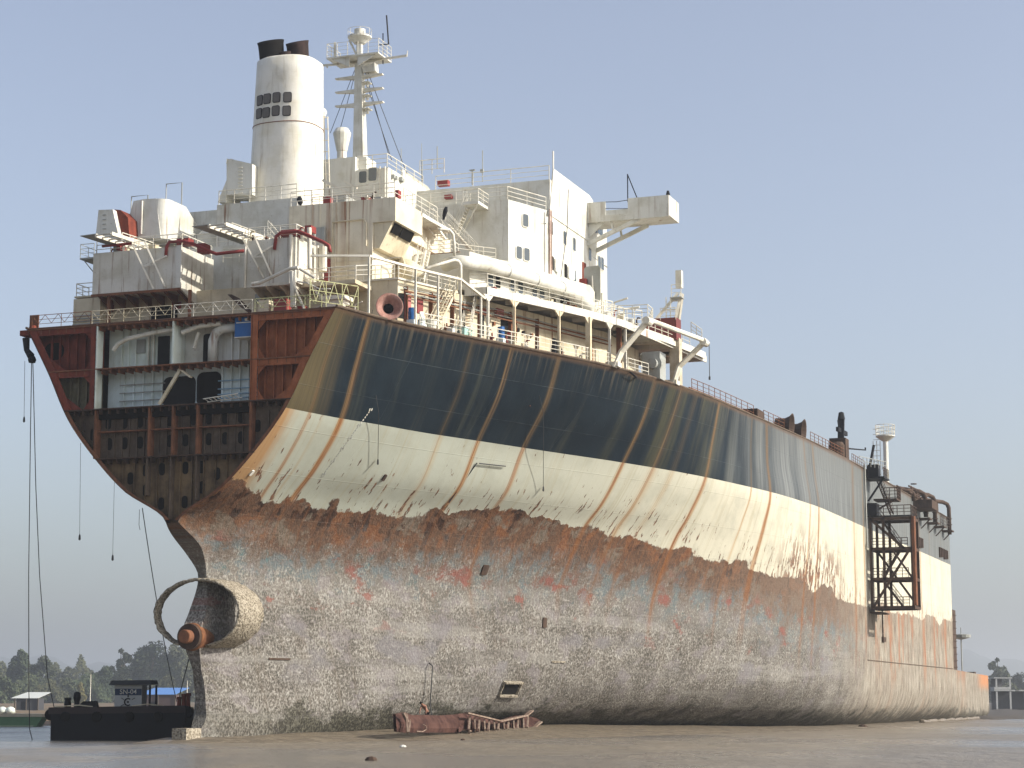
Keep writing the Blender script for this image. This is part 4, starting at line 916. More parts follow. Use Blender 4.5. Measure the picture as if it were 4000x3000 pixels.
mb = MB(); a0 = pt(1212, 260); a1 = pt(1590, 217); mb.bar(a0, (MX, cy2, zpf-.15), .16, .18).bar((MX, cy2, zpf-.15), a1, .16, .18).tube([pt(1215,262), pt(1215,240)], .04, 5).tube([pt(1590,218), pt(1592,198)], .04, 5).tube([pt(1278,250),pt(1278,265)], .08, 6); mb.build('yardarm', M['steelw'], mast)
for (xl, xr, yl_, yr_) in ((1312,1496,310,290),(1312,1497,363,344),(1312,1498,417,398)):
    a0 = pt(xl, yl_); a1 = pt(xr, yr_); m_ = (a0+a1)/2; mb = MB(); mm = V((MX, cy2, m_.z))
    for e_ in (a0, a1): mb.prism([mm+V((-.2,0,-.28)), mm+V((-.2,0,.12)), e_+V((-.2,0,.05)), e_+V((-.2,0,-.05))], (.4,0,0))
    mb.build('crossarm', M['steelw'], mast)
for py_ in (322, 372, 425): a0 = pt(1432, py_); MB().box(MX-.4, MX+.5, a0.y-.35, a0.y+.35, a0.z-.08, a0.z).tube([a0+V((0,-.1,-.08)), a0+V((0,-.1,-.45))], .14, 8).build('lamp_shelf', M['white'], mast)
c_ = V((MX, cy2, topz)); r_ = (pt(1360,150).y-pt(1446,150).y)/2
mb = MB(); mb.lathe([(.5,-.5),(r_*.7,-.25),(r_,0),(r_,.14),(r_*.2,.2),(.5,.35),(.5,.8),(.05,.82)], c_, 24); mb.build('radar_platform', M['white'], mast)
mb = MB(); mb.tube([c_+V((r_*math.cos(t), r_*math.sin(t), .75)) for t in [2*PI*k/20 for k in range(21)]], .02, 4, False)
for k in range(7): t = 2*PI*k/7; mb.tube([c_+V((r_*math.cos(t), r_*math.sin(t), .1)), c_+V((r_*math.cos(t), r_*math.sin(t), .75))], .02, 4)
mb.build('platform_rail', M['steelw'], mast)
MB().bar(pt(1365,158), pt(1408,245), .16, .16).build('brace', M['white'], mast)
MB().tube([pt(1518,172), pt(1510,60)], .07, 6).tube([pt(1496,250), pt(1496,130)], .05, 5).bar(pt(1480,176), pt(1520,172), .05, .08).build('aerial', M['black'], mast)
MB().tube([pt(1307,250), pt(1307,165)], .08, 5).tube([pt(1311,250), pt(1311,165)], .05, 5).build('aerial', M['steelw'], mast)
mb = MB(); mb.prism([(MX-.4, pt(1420,270).y, pt(1420,266).z), (MX-.4, pt(1470,250).y, pt(1470,248).z), (MX-.4, pt(1472,276).y, pt(1450,284).z), (MX-.4, pt(1425,272).y, pt(1450,284).z)], (.8,0,0)); mb.build('bracket', M['white'], mast)
mb = MB()
for a, b in (((1385,275),(1290,520)),((1384,300),(1330,500)),((1428,285),(1520,610)),((1438,285),(1590,680)),((1430,320),(1530,625))): mb.tube([pt(*a), pt(*b)], .03, 4)
mb.build('stay_wires', M['rope'], mast)
# ---- stern rail, gear under the boxes
rail([(.25, 12.5, 30.58), (.25, 7.4, 30.58)], 1.0, 2.2, 3, .024, 'rust', truss=True)
rail([(.25, 7.3, 30.58), (.25, .6, 30.58)], 1.0, 1.4, 3, .024, 'cream', truss=True)
rail([(.25, .4, 30.58), (.25, -6.0, 30.58)], 1.0, 1.8, 3, .024, 'steelw', truss=True)
rail([(.25, -6.2, 30.58), (.25, -11.5, 30.58)], 1.0, 1.5, 3, .026, 'lime', truss=True)
mb = MB(); 
rail([(1.0, -10.2, 30.6), (4.5, -12.4, 30.6)], 2.3, 1.2, 3, .035, 'lime', truss=True)
p = U(1530, 1190, X=6); mb = MB(); 
bx(8.0, 1142, 1158, 1200, 1210, 1.5, 'fan_housing', 'cream', aft)
mb = MB(); q = U(1300, 1150, X=7.2); mb.box(6.8, 8.4, U(1355,1100,X=7.2).y, U(1258,1100,X=7.2).y, 32.6, 32.9).box(7, 8.2, U(1345,1100,X=7.2).y, U(1268,1100,X=7.2).y, 30.6, 32.6); mb.build('mushroom_vent', M['steelw'], ship)
bx(4.6, 1070, 1168, 1120, 1215, .8, 'hose_box', 'red'); bx(4.7, 1010, 1172, 1050, 1218, .7, 'switch_box', 'cream')
for a, b, c_ in ((1010,1165,.5),(1105,1150,.35),(1032,1165,.3)): p = U(a, b, X=7.57); MB().rr(p, (0,1,0), (0,0,1), c_, c_*1.3, (-.12,0,0), .08).build('fitting', M['grey'], aft)
mb = MB(); mb.tube(pxt([(985,1110),(1015,1105),(1130,1050),(1165,1045)], 3.6), .15, 8).tube(pxt([(1142,1060),(1145,1130),(1145,1200)], 3.6), .22, 10).tube(pxt([(1150,1120),(1190,1210)], 3.5), .1, 8).tube(pxt([(1160,1100),(1200,1105),(1250,1130),(1290,1128)], 3.6), .06, 6).tube(pxt([(1170,1050),(1230,1085)], 3.6), .1, 8); mb.build('bent_pipes', M['white2'], ship)
mb = MB(); mb.tube(pxt([(1208,890),(1210,1050)], 5.5), .17, 10).tube(pxt([(1262,965),(1262,1060)], 8), .3, 10).tube(pxt([(1240,960),(1240,1090)], 8), .12, 8); mb.build('standpipes', M['steelw'], ship)
bx(9.2, 1265, 1010, 1285, 1110, .3, 'fire_locker', 'red'); bx(8.9, 1215, 940, 1262, 1090, .25, 'side_panel', 'white2', aft)
bx(9.2, 1222, 888, 1268, 950, .5, 'notice_panel', 'grey', casing)
mb = MB(); mb.add([U(a, b, X=3) for a, b in ((888,1150),(905,1150),(935,1165),(985,1215),(975,1225),(940,1200))], [(0,1,2,3,4,5)]); mb.build('torn_plate', M['drust'], ship)
rail([(6.5, U(1180,1090,X=6.5).y, 33.9), (6.5, U(1390,1065,X=6.5).y, 33.9), (9.3, -13.2, 34.4)], 1.05, 1.8)
MB().box(6.4, 9.4, U(1390,1100,X=6.5).y, U(1170,1100,X=6.5).y, 33.6, 33.9).build('side_platform', M['cream'], ship)
mb = MB(); p = U(150, 1245, X=1); mb.box(.8, .88, U(157,1240,X=1).y, U(122,1240,X=1).y, 30.6, 31.75); mb.build('bent_plate', M['rust'], ship)
mb = MB(); mb.lathe([(.35,0),(.45,.2),(.35,.5),(.25,.9)], (.7, 12.7, 30.0), 10).box(.2, 1.1, 12.6, 13.5, 30.1, 30.5); mb.build('fairlead', M['dred'], ship)
MB().tube([(.3, 13.0, 29.9), (.3, 12.9, 29.0), (.3, 12.5, 28.5)], [.28,.22,.3], 8).lathe([(.25,0),(.32,.25),(.2,.5)], (.3, 12.4, 28.0), 8).build('hanging_block', M['black'], ship)

# ---- small fittings that crowd the decks: vent heads, valves, cable boxes, pipe runs
rc_ = random.Random(77)
def clutter(x0, x1, yf, z, n_, hmax=1.4):
    for _ in range(n_):
        x = rc_.uniform(x0, x1); y = yf(x)+rc_.uniform(-.3, .3); k = rc_.random(); h = rc_.uniform(.4, hmax)
        mt = rc_.choice(['steelw', 'grey', 'cream', 'rust', 'red', 'white2', 'drust'])
        if k < .35: MB().box(x-.25, x+.25, y-.3, y+.3, z, z+h).box(x-.28, x+.28, y-.33, y+.33, z+h, z+h+.05).build('cable_box', M[mt], ship)
        elif k < .7: MB().tube([(x, y, z), (x, y, z+h), (x-.1, y-.15, z+h+.15), (x-.1, y-.35, z+h+.1)], .07, 6).lathe([(.14,0),(.16,.08)], (x, y, z+h*.5), 8).build('vent_pipe', M[mt], ship)
        else: MB().lathe([(.08,0),(.08,h*.6),(.22,h*.6),(.22,h*.7),(.08,h*.72),(.06,h)], (x, y, z), 10).build('valve', M[mt], ship)
clutter(6.0, 7.4, lambda x: rc_.uniform(-10.5, -2), 30.6, 16)
clutter(6.2, 7.2, lambda x: rc_.uniform(-1, 9), 30.6, 8, 1.0)
clutter(10, 16, lambda x: wallA(x)-.45, 30.6, 9, 1.2)
clutter(18, 32, lambda x: wallA(x)-.5, 30.6, 16, 1.3)
clutter(18, 30, lambda x: wallB(x)-.45, ED, 8, .8)
clutter(10, 14, lambda x: rc_.uniform(-12, -7), 34.5, 9, 1.0)
clutter(18, 22, lambda x: rc_.uniform(-14.5, -12), 34.9, 8, 1.8)
clutter(33, 40, lambda x: edge(x)+rc_.uniform(1.2, 3.5), ED+.1, 10, 1.3)
clutter(10, 12, lambda x: rc_.uniform(-12.5, -6), zc, 7, .7)
clutter(5.3, 8.5, lambda x: rc_.uniform(3, 9.5), 37.2, 8, .7)
clutter(5.3, 8, lambda x: rc_.uniform(-6.8, -3.2), 37.15, 7, .8)
for k in range(7):
    y_ = -4.5-1.05*k; MB().tube([(7.5, y_, 30.6), (7.5, y_, 32.2+.4*(k % 3)), (7.5, y_-.6, 32.4+.4*(k % 3))], .05+.02*(k % 2), 6).build('riser_pipe', M[('steelw', 'cream', 'rust')[k % 3]], ship)
for k in range(5):
    q_ = 17.8+1.0*k; MB().tube([(q_, -11.4-.02*k, 35), (q_, -11.4, 38.2)], .07, 6).build('riser_pipe', M[('steelw', 'rust')[k % 2]], ship)
# ================================================================ boat davits, crane post, roofs at the break of the house
mb = MB(); z_ = 34.95; xr_ = [33, 38, 44, 49, 53]
mb.prism([(q, edge(q)+.9, z_) for q in xr_]+[(53, -12, z_), (33, -12, z_)], (0,0,.12)); mb.prism([(q, edge(q)+.9, z_-.5) for q in xr_]+[(q, edge(q)+1.0, z_-.5) for q in xr_[::-1]], (0,0,.5))
for q in (35, 38, 41, 44, 47, 50, 53): mb.box(q-.06, q+.06, edge(q)+1, -14, z_-.4, z_)
mb.build('boat_station_roof', M['white2'], ship)
def davit(xp, base, knee, tip):
    mb = MB(); B_ = U(*base, X=xp); K_ = U(*knee, X=xp); T_ = U(*tip, X=xp)
    for o in (0, .55):
        d = V((o,0,0)); mb.bar(B_+d+V((0,.3,-.1)), K_+d, .16, .6, (1,0,0)); mb.bar(K_+d, T_+d, .16, .55, (1,0,0))
    mb.box(xp-.2, xp+.9, B_.y-.1, B_.y+1.0, 30.6, 31.0)
    mb.lathe([(.32,-.25),(.36,0),(.32,1.0)], T_, 12, (1,0,0)); o = mb.build('davit', M['steelw'], ship); return T_
t1 = davit(32.0, (2412,1428), (2424,1372), (2526,1252)); t2 = davit(43.0, (2640,1500), (2650,1430), (2748,1335))
MB().tube([t1+V((.3,0,.15)), t2+V((.3,0,.15))], .22, 8).build('davit_beam', M['steelw'], ship)
MB().tube([t2+V((.8,-.3,0)), t2+V((.8,-.3,-3.0))], .035, 5).tube([t2+V((.8,-.3,-3.0)), t2+V((.8,-.3,-3.3))], .09, 6).build('davit_fall', M['rope'], ship)
rail([U(2412,1240,X=33), U(2530,1235,X=33), U(2548,1250,X=34)], 1.0, 1.5, 3)
rail([(36, U(2550,1250,X=36).y, z_+.12), (40, edge(40)+1, z_+.12), (44, edge(44)+1, z_+.12), (49, edge(49)+1, z_+.12)], 1.1, 1.5, 3)
rail([U(2700,1300,X=46), U(2742,1330,X=46)], 1.0, .7, 3)
# winch at the foot of the second davit
mb = MB(); c_ = U(2578, 1462, X=40); mb.box(39.3, 41.2, c_.y-.2, c_.y+1.4, 30.6, 33.0); mb.lathe([(.75,-.25),(.75,0),(.45,.02),(.45,.5)], (39.3, c_.y+.4, 31.9), 18, (-1,0,0)); mb.lathe([(.4,0),(.4,.8)], (40, c_.y+.9, 32.6), 12, (0,1,0)); mb.build('boat_winch', M['grey'], ship)
# crane post with ladder and tripod head
PX = 46.0; y_ = edge(46)+1.1; zr = U(2675, 1245, X=PX).z; zt_ = U(2655, 1062, X=PX).z
mb = MB(); mb.box(PX-.5, PX+.5, y_-.4, y_+.5, 30.6, zr-1.8); mb.build('crane_post', paint('rusty_post', (.55,.48,.36), .7, 1.0), ship)
mb = MB(); mb.box(PX-1.0, PX+.6, y_-.3, y_+2.8, 35.0, zr); mb.build('post_house', paint('dull_red', (.17,.035,.03), .7, .8), ship)
mb = MB()
yt_ = U(2655, 1150, X=PX).y
for (a, b) in ((( PX-.4, y_-.1, zr), (PX-.2, yt_-.2, zt_-2)), ((PX-.8, y_+1.6, zr), (PX-.2, yt_+.1, zt_-2)), ((PX+.6, y_-.1, zr), (PX+.2, yt_-.2, zt_-2))): mb.bar(a, b, .2, .26)
for f in (.35, .7): mb.bar(V((PX-.4, y_-.1, zr)).lerp(V((PX-.2, yt_-.2, zt_-2)), f), V((PX-.8, y_+1.6, zr)).lerp(V((PX-.2, yt_+.1, zt_-2)), f), .1, .12)
mb.box(PX-.3, PX+.3, yt_-.25, yt_+.3, zt_-1.5, zt_+.1); mb.build('crane_tripod', M['steelw'], ship)
mb = MB(); q0 = U(2622, 1110, X=PX-1); rail([(PX-1, q0.y, U(2620,1160,X=PX-1).z), (PX-1, q0.y-.9, U(2620,1160,X=PX-1).z)], 1.1, .9, 3)
MB().box(PX-1.2, PX-.2, q0.y-1.0, q0.y+.1, U(2620,1162,X=PX-1).z-.08, U(2620,1162,X=PX-1).z).build('crane_platform', M['grey'], ship)
MB().tube([(PX-1, q0.y+.1, zr), (PX-1, q0.y+.1, U(2620,1160,X=PX-1).z)], .05, 5).tube([(PX-1, q0.y+.5, zr), (PX-1, q0.y+.5, U(2620,1160,X=PX-1).z)], .05, 5).build('ladder', M['steelw'], ship)
rail([(PX-1, U(2580,1260,X=PX-1).y, zr-.2), (PX-1, U(2640,1255,X=PX-1).y, zr-.2)], 1.1, 1.2, 3)
# gear on the boat deck where it meets the tower
mb = MB(); p = U(2330, 1100, X=36)
mb.rr(U(2313,1110,X=36), (.2,1,0), (0,0,1), 1.6, 3.2, (.08,0,0), .3); mb.build('door_leaf', M['grey'], ship)
bx(35.6, 2262, 1088, 2288, 1115, .5, 'fire_box', 'red')
p = U(2281, 1090, Y=-18); MB().rr((p.x, -18.01, p.z), (1,0,0), (0,0,1), 1.1, 3.0, (0,-.03,0), .1).build('doorway', M['dred'], tower)
stairs((34.5, U(2322,1200,X=34.5).y, ED), (36, U(2312,1130,X=36).y, U(2312,1125,X=36).z), .9, (1,.4,0))
rail([(34.0, -20.5, ED), (36.5, -22.6, ED), (39, -23.9, ED+.1)], 1.6, .9, 4, .04)
rail([(35.0, -20.0, ED+1), (38, -21.5, ED+1)], 1.5, .8, 4, .045)
MB().tube([(37, -22, ED), (37, -22, ED+2.2), (37, -23.2, ED+2.5)], .09, 6).tube([(38.2, -22.5, ED), (38.2, -22.5, ED+1.8), (38.2, -23.9, ED+1.9)], .1, 6).tube([(36, -21.2, ED), (36, -21.2, ED+2.9)], .1, 6).build('deck_vents', M['steelw'], ship)
mb = MB(); mb.lathe([(.45,0),(.5,1.2),(.3,1.4)], (36.5, -21.4, ED), 12).lathe([(.35,0),(.35,.9)], (39.2, -22.8, ED+.1), 10); mb.build('deck_tank', M['white'], ship)
for px_, yt_, yb_ in ((2440,1240,1420),(2360,1250,1400)):
    pass
MB().box(36.5, 36.9, edge(36.5)+1.8, edge(36.5)+2.2, 30.6, 34.9).build('deck_column', M['rust'], ship)
MB().box(34.6, 34.8, edge(34.6)+.3, edge(34.6)+.5, 30.6, 34.5).build('deck_column', M['white2'], ship)
rail([(34.5, edge(34.5)+.1, 30.66), (38, edge(38)+.1, 30.66)], 1.05, 1.2, 3)
# ---------------------------------------------------------------- forward deck
rail([(q, edge(q)+.3, 30.66) for q in (47.5, 52, 57, 62, 66)], 1.1, 1.7, 3, .03, 'rust')
rail([(q, edge(q)+.3, 30.66) for q in (69.5, 73, 77)], 1.1, 1.7, 3, .03, 'rust')
rail([(q, edge(q)+.3, 30.66) for q in (87.5, 93, 99, 104)], 1.1, 1.7, 3, .03, 'rust')
rail([(q, edge(q)+.3, 30.66) for q in (108.5, 112, 117)], 1.1, 1.4, 3, .03, 'rust')
MB().prism([(q, edge(q)+.7, 30.6) for q in (48, 55, 62, 66)]+[(q, edge(q)+.8, 30.6) for q in (66, 62, 55, 48)], (0,0,.5)).build('spray_coaming', M['rust'], ship)
a_ = U(3000, 1620, X=66.5); mb = MB().box(66.5, 69.3, edge(67)+.1, edge(67)+1.6, 30.6, U(3012,1592,X=66.5).z); mb.box(66.4, 69.4, edge(67)+.05, edge(67)+.25, 30.6, U(3012,1592,X=66.5).z-.1); mb.build('deck_locker', M['drust'], ship)
for q in (79.8, 84.6): MB().lathe([(.75,0),(.8,1.0),(1.05,1.5),(1.35,1.75),(1.2,1.72),(.5,1.0)], (q, edge(q)+2.0, 31.6), 18, (0,-1,-.1)).box(q-.7, q+.7, edge(q)+.9, edge(q)+2.6, 30.6, 31.5).build('cowl_vent', M['drust'], ship, False)
mb = MB(); q = 105.8; e_ = edge(q); mb.box(q-1.0, q+1.1, e_+.3, e_+2.2, 30.6, 33.2); mb.lathe([(.9,0),(.95,1.6),(.7,2.0)], (q-1.7, e_+1.2, 30.6), 14); mb.build('hose_winch', M['drust'], ship)
mb = MB(); mb.bar((q, e_+1, 33.2), (q, e_+.9, 35.8), .7, .5).bar((q-2.2, e_+1, 34.1), (q+3.5, e_+1, 34.2), .3, .5).tube([(q-.8, e_+1, 34), (q-1.6, e_+1.0, 35.2)], .1, 6).lathe([(.45,0),(.3,.8),(.05,.9)], (q, e_+.9, 35.5), 8).tube([(q+1.2, e_+.6, 32.2), (q+3.5, e_-1.2, 32.2), (q+3.5, e_-1.2, 32.5)], .1, 6); mb.build('deck_crane', M['black'], ship)
# signal mast forward
LX = 133; ly = -27.5; mb = MB(); zt_ = U(3455, 1706, X=LX).z; lyp = U(3461, 1800, X=LX).y
mb.tube([(LX, lyp, 30.6), (LX, lyp, zt_)], .33, 10); fm_ = mb.build('signal_mast', M['white'], ship); fm_['label'] = 'pale forward mast with a basket top'
MB().lathe([(.4,-.6),(1.25,0),(1.25,.12),(.3,.14)], (LX, lyp, zt_), 18).build('mast_top', M['white'], fm_)
mb = MB()
for k in range(12):
    t = 2*PI*k/12; mb.tube([(LX+1.2*math.cos(t), lyp+1.2*math.sin(t), zt_), (LX+1.25*math.cos(t), lyp+1.25*math.sin(t), zt_+1.5)], .035, 4)
for hh in (.5, 1.0, 1.5): mb.tube([(LX+1.23*math.cos(2*PI*k/20), lyp+1.23*math.sin(2*PI*k/20), zt_+hh) for k in range(21)], .035, 4, False)
mb.build('basket', M['steelw'], fm_)
mb = MB()
for dy in (.7, 1.15, 1.6): mb.tube([(LX, lyp+dy, 30.6), (LX, lyp+dy, zt_-.5)], .05, 5)
for k in range(10): mb.tube([(LX, lyp+.7, 31.5+k*.7), (LX, lyp+1.6, 31.5+k*.7)], .035, 4)
mb.build('ladder', M['steelw'], fm_)
# ---------------------------------------------------------------- boarding tower hung on the side
x0, x1, y0, y1, z0, z1 = 115.0, 119.5, -34.9, -30.0, 13.9, 24.9
mb = MB()
for X_ in (x0, x1):
    for Y_ in (y0, y1, (y0+y1)/2+.9): mb.bar((X_, Y_, z0), (X_, Y_, z1), .3, .3)
for Z_ in (z0, z0+3.4, z0+7, z1-.4):
    for Y_ in (y0, y1): mb.bar((x0, Y_, Z_), (x1, Y_, Z_), .3, .36)
    for X_ in (x0, x1): mb.bar((X_, y0, Z_), (X_, y1, Z_), .3, .36)
mb.bar((x0, y0+.9, z0+7), (x0, y1, z1-.4), .3, .3).bar((x0, y0+.2, z0+7), (x0, y1-.2, z0+.2), .28, .28).bar((x1, y0, z0), (x1, y1, z0+7), .25, .25).bar((x0, y0, z0+3.4), (x0, (y0+y1)/2, z0+7), .22, .22)
bt_ = mb.build('boarding_tower', M['drust'], ship); bt_['label'] = 'rusty steel boarding tower hung on the far side plating'
mb = MB()
for k in range(4): mb.tube([(x0-.4+k*.3, y0-.35+.2*(k % 2), z0+.2), (x0-.4+k*.3, y0-.35+.2*(k % 2), z1-.2)], .14, 6)
mb.build('hose_pipes', M['rust'], bt_)
for Z_ in (z0+.15, z0+3.6, z0+7.2): MB().box(x0+.2, x1-.2, y0+.8, y1-.1, Z_-.05, Z_).build('grating', M['drust'], bt_); rail([(x0+.1, y0+.5, Z_), (x0+.1, y1, Z_)], 1.1, .7, 3, .04, 'drust', parent=bt_)
rail([(x0, y0, z1), (x0, y1, z1)], 1.2, .8, 3, .045, 'drust', parent=bt_); rail([(x0, y0, z1), (x1, y0, z1)], 1.2, .8, 3, .045, 'drust', parent=bt_)
MB().box(x0-.1, x1+.1, y0-.1, y1+.3, z1-.15, z1).box(x0-.5, x0+1.5, y1-.9, y1+.4, z1, z1+1.5).build('tower_top', M['black'], bt_)
stairs((117.2, y0+1.6, z0+.2), (117.2, y1-.9, z0+3.5), .8, (1,0,0), 'drust'); stairs((117.8, y1-.9, z0+3.6), (117.8, y0+1.8, z0+7.1), .8, (1,0,0), 'drust'); stairs((117.2, y0+1.6, z0+7.2), (117.2, y1-.8, z1), .8, (1,0,0), 'drust')
stairs((116.5, -32.4, z1+.2), (118, -30.6, 29.5), .9, (1,.6,0), 'drust')
rail([(117, -33.0, z1+2.2), (119.5, -33.0, z1+2.2), (119.5, -31, z1+2.2)], 1.6, .6, 4, .05, 'drust'); MB().box(116.6, 119.6, -33, -30.2, z1+2.0, z1+2.2).bar((117, -32.6, z1+2.0), (117, -30, z1+.6), .2, .2).build('side_platform', M['drust'], ship)
MB().box(114.6, 118.4, -31.9, -29.2, 29.4, 29.6).box(115.8, 117.2, -31, -29.6, 29.6, 31.2).bar((115.2, -31.7, 29.4), (115.2, -29.8, 26.7), .22, .22).bar((114.8, -30.2, 31.0), (114.4, -30.8, 33.4), .2, .25).build('gantry_head', M['black'], ship)
rail([(114.7, -31.8, 29.6), (118.3, -31.8, 29.6)], 1.1, .9, 3, .04, 'drust'); rail([(111, edge(111)-.1, 30.7), (118, -31.6, 30.7)], 1.0, 1.1, 2, .04, 'grey')
MB().tube([(113.9, -29.7, 31.0), (113.9, -29.75, 21)], .12, 6).build('side_pipe', M['grey'], ship)
mb = MB()
for k in range(2): mb.tube([(118.6+k*.5, -30.5, 10.2), (118.6+k*.5, -30.5, 13.8)], .05, 5)
for k in range(8): mb.tube([(118.6, -30.5, 10.4+k*.42), (119.1, -30.5, 10.6+k*.42 if k % 2 else 10.3+k*.42)], .05, 5)
mb.box(115.5, 121, -31, -29.6, 13.3, 13.45); mb.build('broken_ladder', M['drust'], ship)
p = U(3450, 2498, Y=-29.55); MB().box(p.x-.9, p.x+.9, -29.75, -29.5, p.z-.3, p.z+.3).build('side_fitting', M['drust'], ship)
# ---------------------------------------------------------------- cargo pipes bent over the side near the bow
for k, (xq, top, out, low) in enumerate(((158, 31.9, .8, 28.4), (165.5, 32.1, 1.0, 28.2), (180, 32.4, 1.0, 27.6), (151, 31.4, .3, 30))):
    mb = MB(); mb.tube([(xq-22 if k else xq-12, -25, top-.2), (xq-5, -28.2, top), (xq-1.2, -29.2-out*.6, top), (xq-.3, -29.4-out*.9, top-.25), (xq, -29.5-out, top-.8), (xq, -29.5-out, low)], .30, 10)
    for f in range(3): mb.tube([(xq, -29.5-out, low+.5+f*.9), (xq, -29.5-out, low+.62+f*.9)], .42, 10)
    mb.build('cargo_pipe', M['drust'], ship, True)
for q0_, q1_ in ((148, 156), (158, 165)): MB().tube([(q0_, -29.6, 31.0), (q1_, -29.8, 31.1)], .12, 6).tube([(q0_, -29.6, 31.8), (q1_, -29.8, 31.9)], .12, 6).tube([(q0_+2, -29.6, 30.6), (q0_+2, -29.6, 32)], .12, 6).tube([(q1_-2, -29.7, 30.6), (q1_-2, -29.7, 32)], .12, 6).build('pipe_frame', M['drust'], ship)
for xq in (158, 165.5, 172, 180): MB().box(xq-1.2, xq+1.2, -31, -29.5, 28.0, 28.2).bar((xq, -30.8, 28), (xq, -29.6, 26.8), .15, .15).build('pipe_bracket', M['drust'], ship)
rail([(170, -30.6, 28.2), (181, -30.6, 28.2)], 1.8, 1.5, 4, .04, 'drust')
bx(152, 3540, 1952, 3640, 1985, 6, 'manifold_block', 'drust')
for k in range(12): 
    xq = 152+k*1.3 if k < 6 else 166+k*1.55; MB().box(xq-.25, xq+.25, -29.75, -29.5, 23.9+.35*(k % 3)*.3, 25.4).build('side_fitting', M['drust'], ship)
# ---------------------------------------------------------------- details on the shell: draught marks, rings, opening, rubbing bars
def on_hull(px, py):
    v = FW+RT*((px-2000)/F)+UPV*((1500-py)/F); t = 120.0
    for _ in range(900):
        p = CAM+v*t
        if p.x > XP(min(max(p.z, -.8), 30.6)) and -p.y < hb(p.x, min(max(p.z, -.8), 30.6)) and p.z < 30.6: break
        t += .25
    lo, hi = t-.25, t
    for _ in range(12):
        mid = (lo+hi)/2; p = CAM+v*mid
        if -p.y < hb(p.x, p.z): hi = mid
        else: lo = mid
    p = CAM+v*lo; e = .15
    n_ = V((-(hb(p.x+e, p.z)-hb(p.x-e, p.z))/(2*e), -1, -(hb(p.x, p.z+e)-hb(p.x, p.z-e))/(2*e))).normalized()
    return p, n_
def decal(px, py, w, h, name, mat, off=.02, r=.02, parent=None, rot=0):
    p, nr = on_hull(px, py); u = V((0,0,1)).cross(nr).normalized(); v = nr.cross(u)
    return MB().rr(p-nr*.05, u, v, w, h, nr*(.05+off), r)
mb = MB(); mk_ = MB()
pts_ = [(1448+(1250-1448)*k/27, 1600+(1872-1600)*k/27) for k in range(28)]
for k, (a, b) in enumerate(pts_):
    m_ = mk_ if k < 6 else mb
    if k in (0, 6, 11, 15, 20, 25):
        for dx in (-4, 4): d_ = decal(a+dx, b, .12, .2, '', ''); m_.add(d_.v, d_.f)
    else: d_ = decal(a, b, .10, .15, '', ''); m_.add(d_.v, d_.f)
mb.build('draught_marks', M['grey'], hull); mk_.build('draught_marks', M['white'], hull)
p, nr = on_hull(1993, 2690); u = V((0,0,1)).cross(nr).normalized(); v = nr.cross(u)
MB().rr(p-nr*.3, u, v, 2.2, 1.0, nr*.32, .08).build('sea_chest', M['soot'], hull)
MB().rr(p-nr*.1+v*.62, u, v, 2.5, .14, nr*.45, .03).rr(p-nr*.1-v*.62-u*.2, u, v, 2.4, .14, nr*.4, .03).bar(p+u*1.2+v*.6+nr*.1, p+u*1.0-v*.6+nr*.1, .12, .2).bar(p-u*1.2+v*.6+nr*.1, p-u*1.35-v*.6+nr*.1, .12, .2).build('sea_chest_frame', M['barn'], hull)
for (a, b, w_, h_, nm, mt) in ((982,1846,.3,.5,'pad_eye','white'),(1893,2225,.7,.9,'overboard_outlet','drust'),(2126,2432,.5,.9,'overboard_outlet','drust'),(1500,1865,.3,.6,'overboard_outlet','drust'),(1090,2574,2.2,.14,'rubbing_bar','drust'),(2180,2585,1.8,.14,'rubbing_bar','barn'),(2450,1432,.6,1.2,'shell_dent','black')):
    d_ = decal(a, b, w_, h_, '', '', .1, .1); d_.build(nm, M[mt], hull)
mb = MB(); a_, nr = on_hull(1868, 1807); b_, _ = on_hull(1970, 1818); mb.tube([a_+nr*.15, b_+nr*.15], .05, 5)
a_, nr = on_hull(1750, 1960); b_, nr2 = on_hull(1860, 1805); mb.tube([a_+nr*.12, b_+nr2*.12], .05, 5); mb.build('grab_bars', M['rope'], hull)
mb = MB(); q0, nr = on_hull(2452, 1400); q1, nr1 = on_hull(2440, 1455); q2, _ = on_hull(2468, 1475); q3, _ = on_hull(2480, 1410); mb.tube([q0+nr*.3, q1+nr*.5, q2+nr*.4, q3+nr*.3], .09, 6); mb.build('hanging_bracket', M['black'], ship)
# ================================================================ loose things on and around the ship
HAZE = .00027
def tg(mb, name, mat, label, cat, loc, group=None, smooth=False):
    o = mb.build(name, mat, None, smooth, loc); return tag(o, label, cat, group)
p = U(962, 1280, X=.9); mb = MB().box(.5, 1.5, p.y-.72, p.y+.72, p.z-.72, p.z+.72); mb.mi = 1; mb.box(.47, .5, p.y-.6, p.y+.6, p.z+.28, p.z+.34).box(.46, .5, p.y-.55, p.y-.1, p.z+.42, p.z+.6).box(.5,1.5,p.y-.75,p.y+.75,p.z-.78,p.z-.72)
tg(mb, 'crate', [M['blue'], M['steelw']], 'bright blue crate hung beside the white cabin in the open stern', 'crate', (1, p.y, p.z-.72))
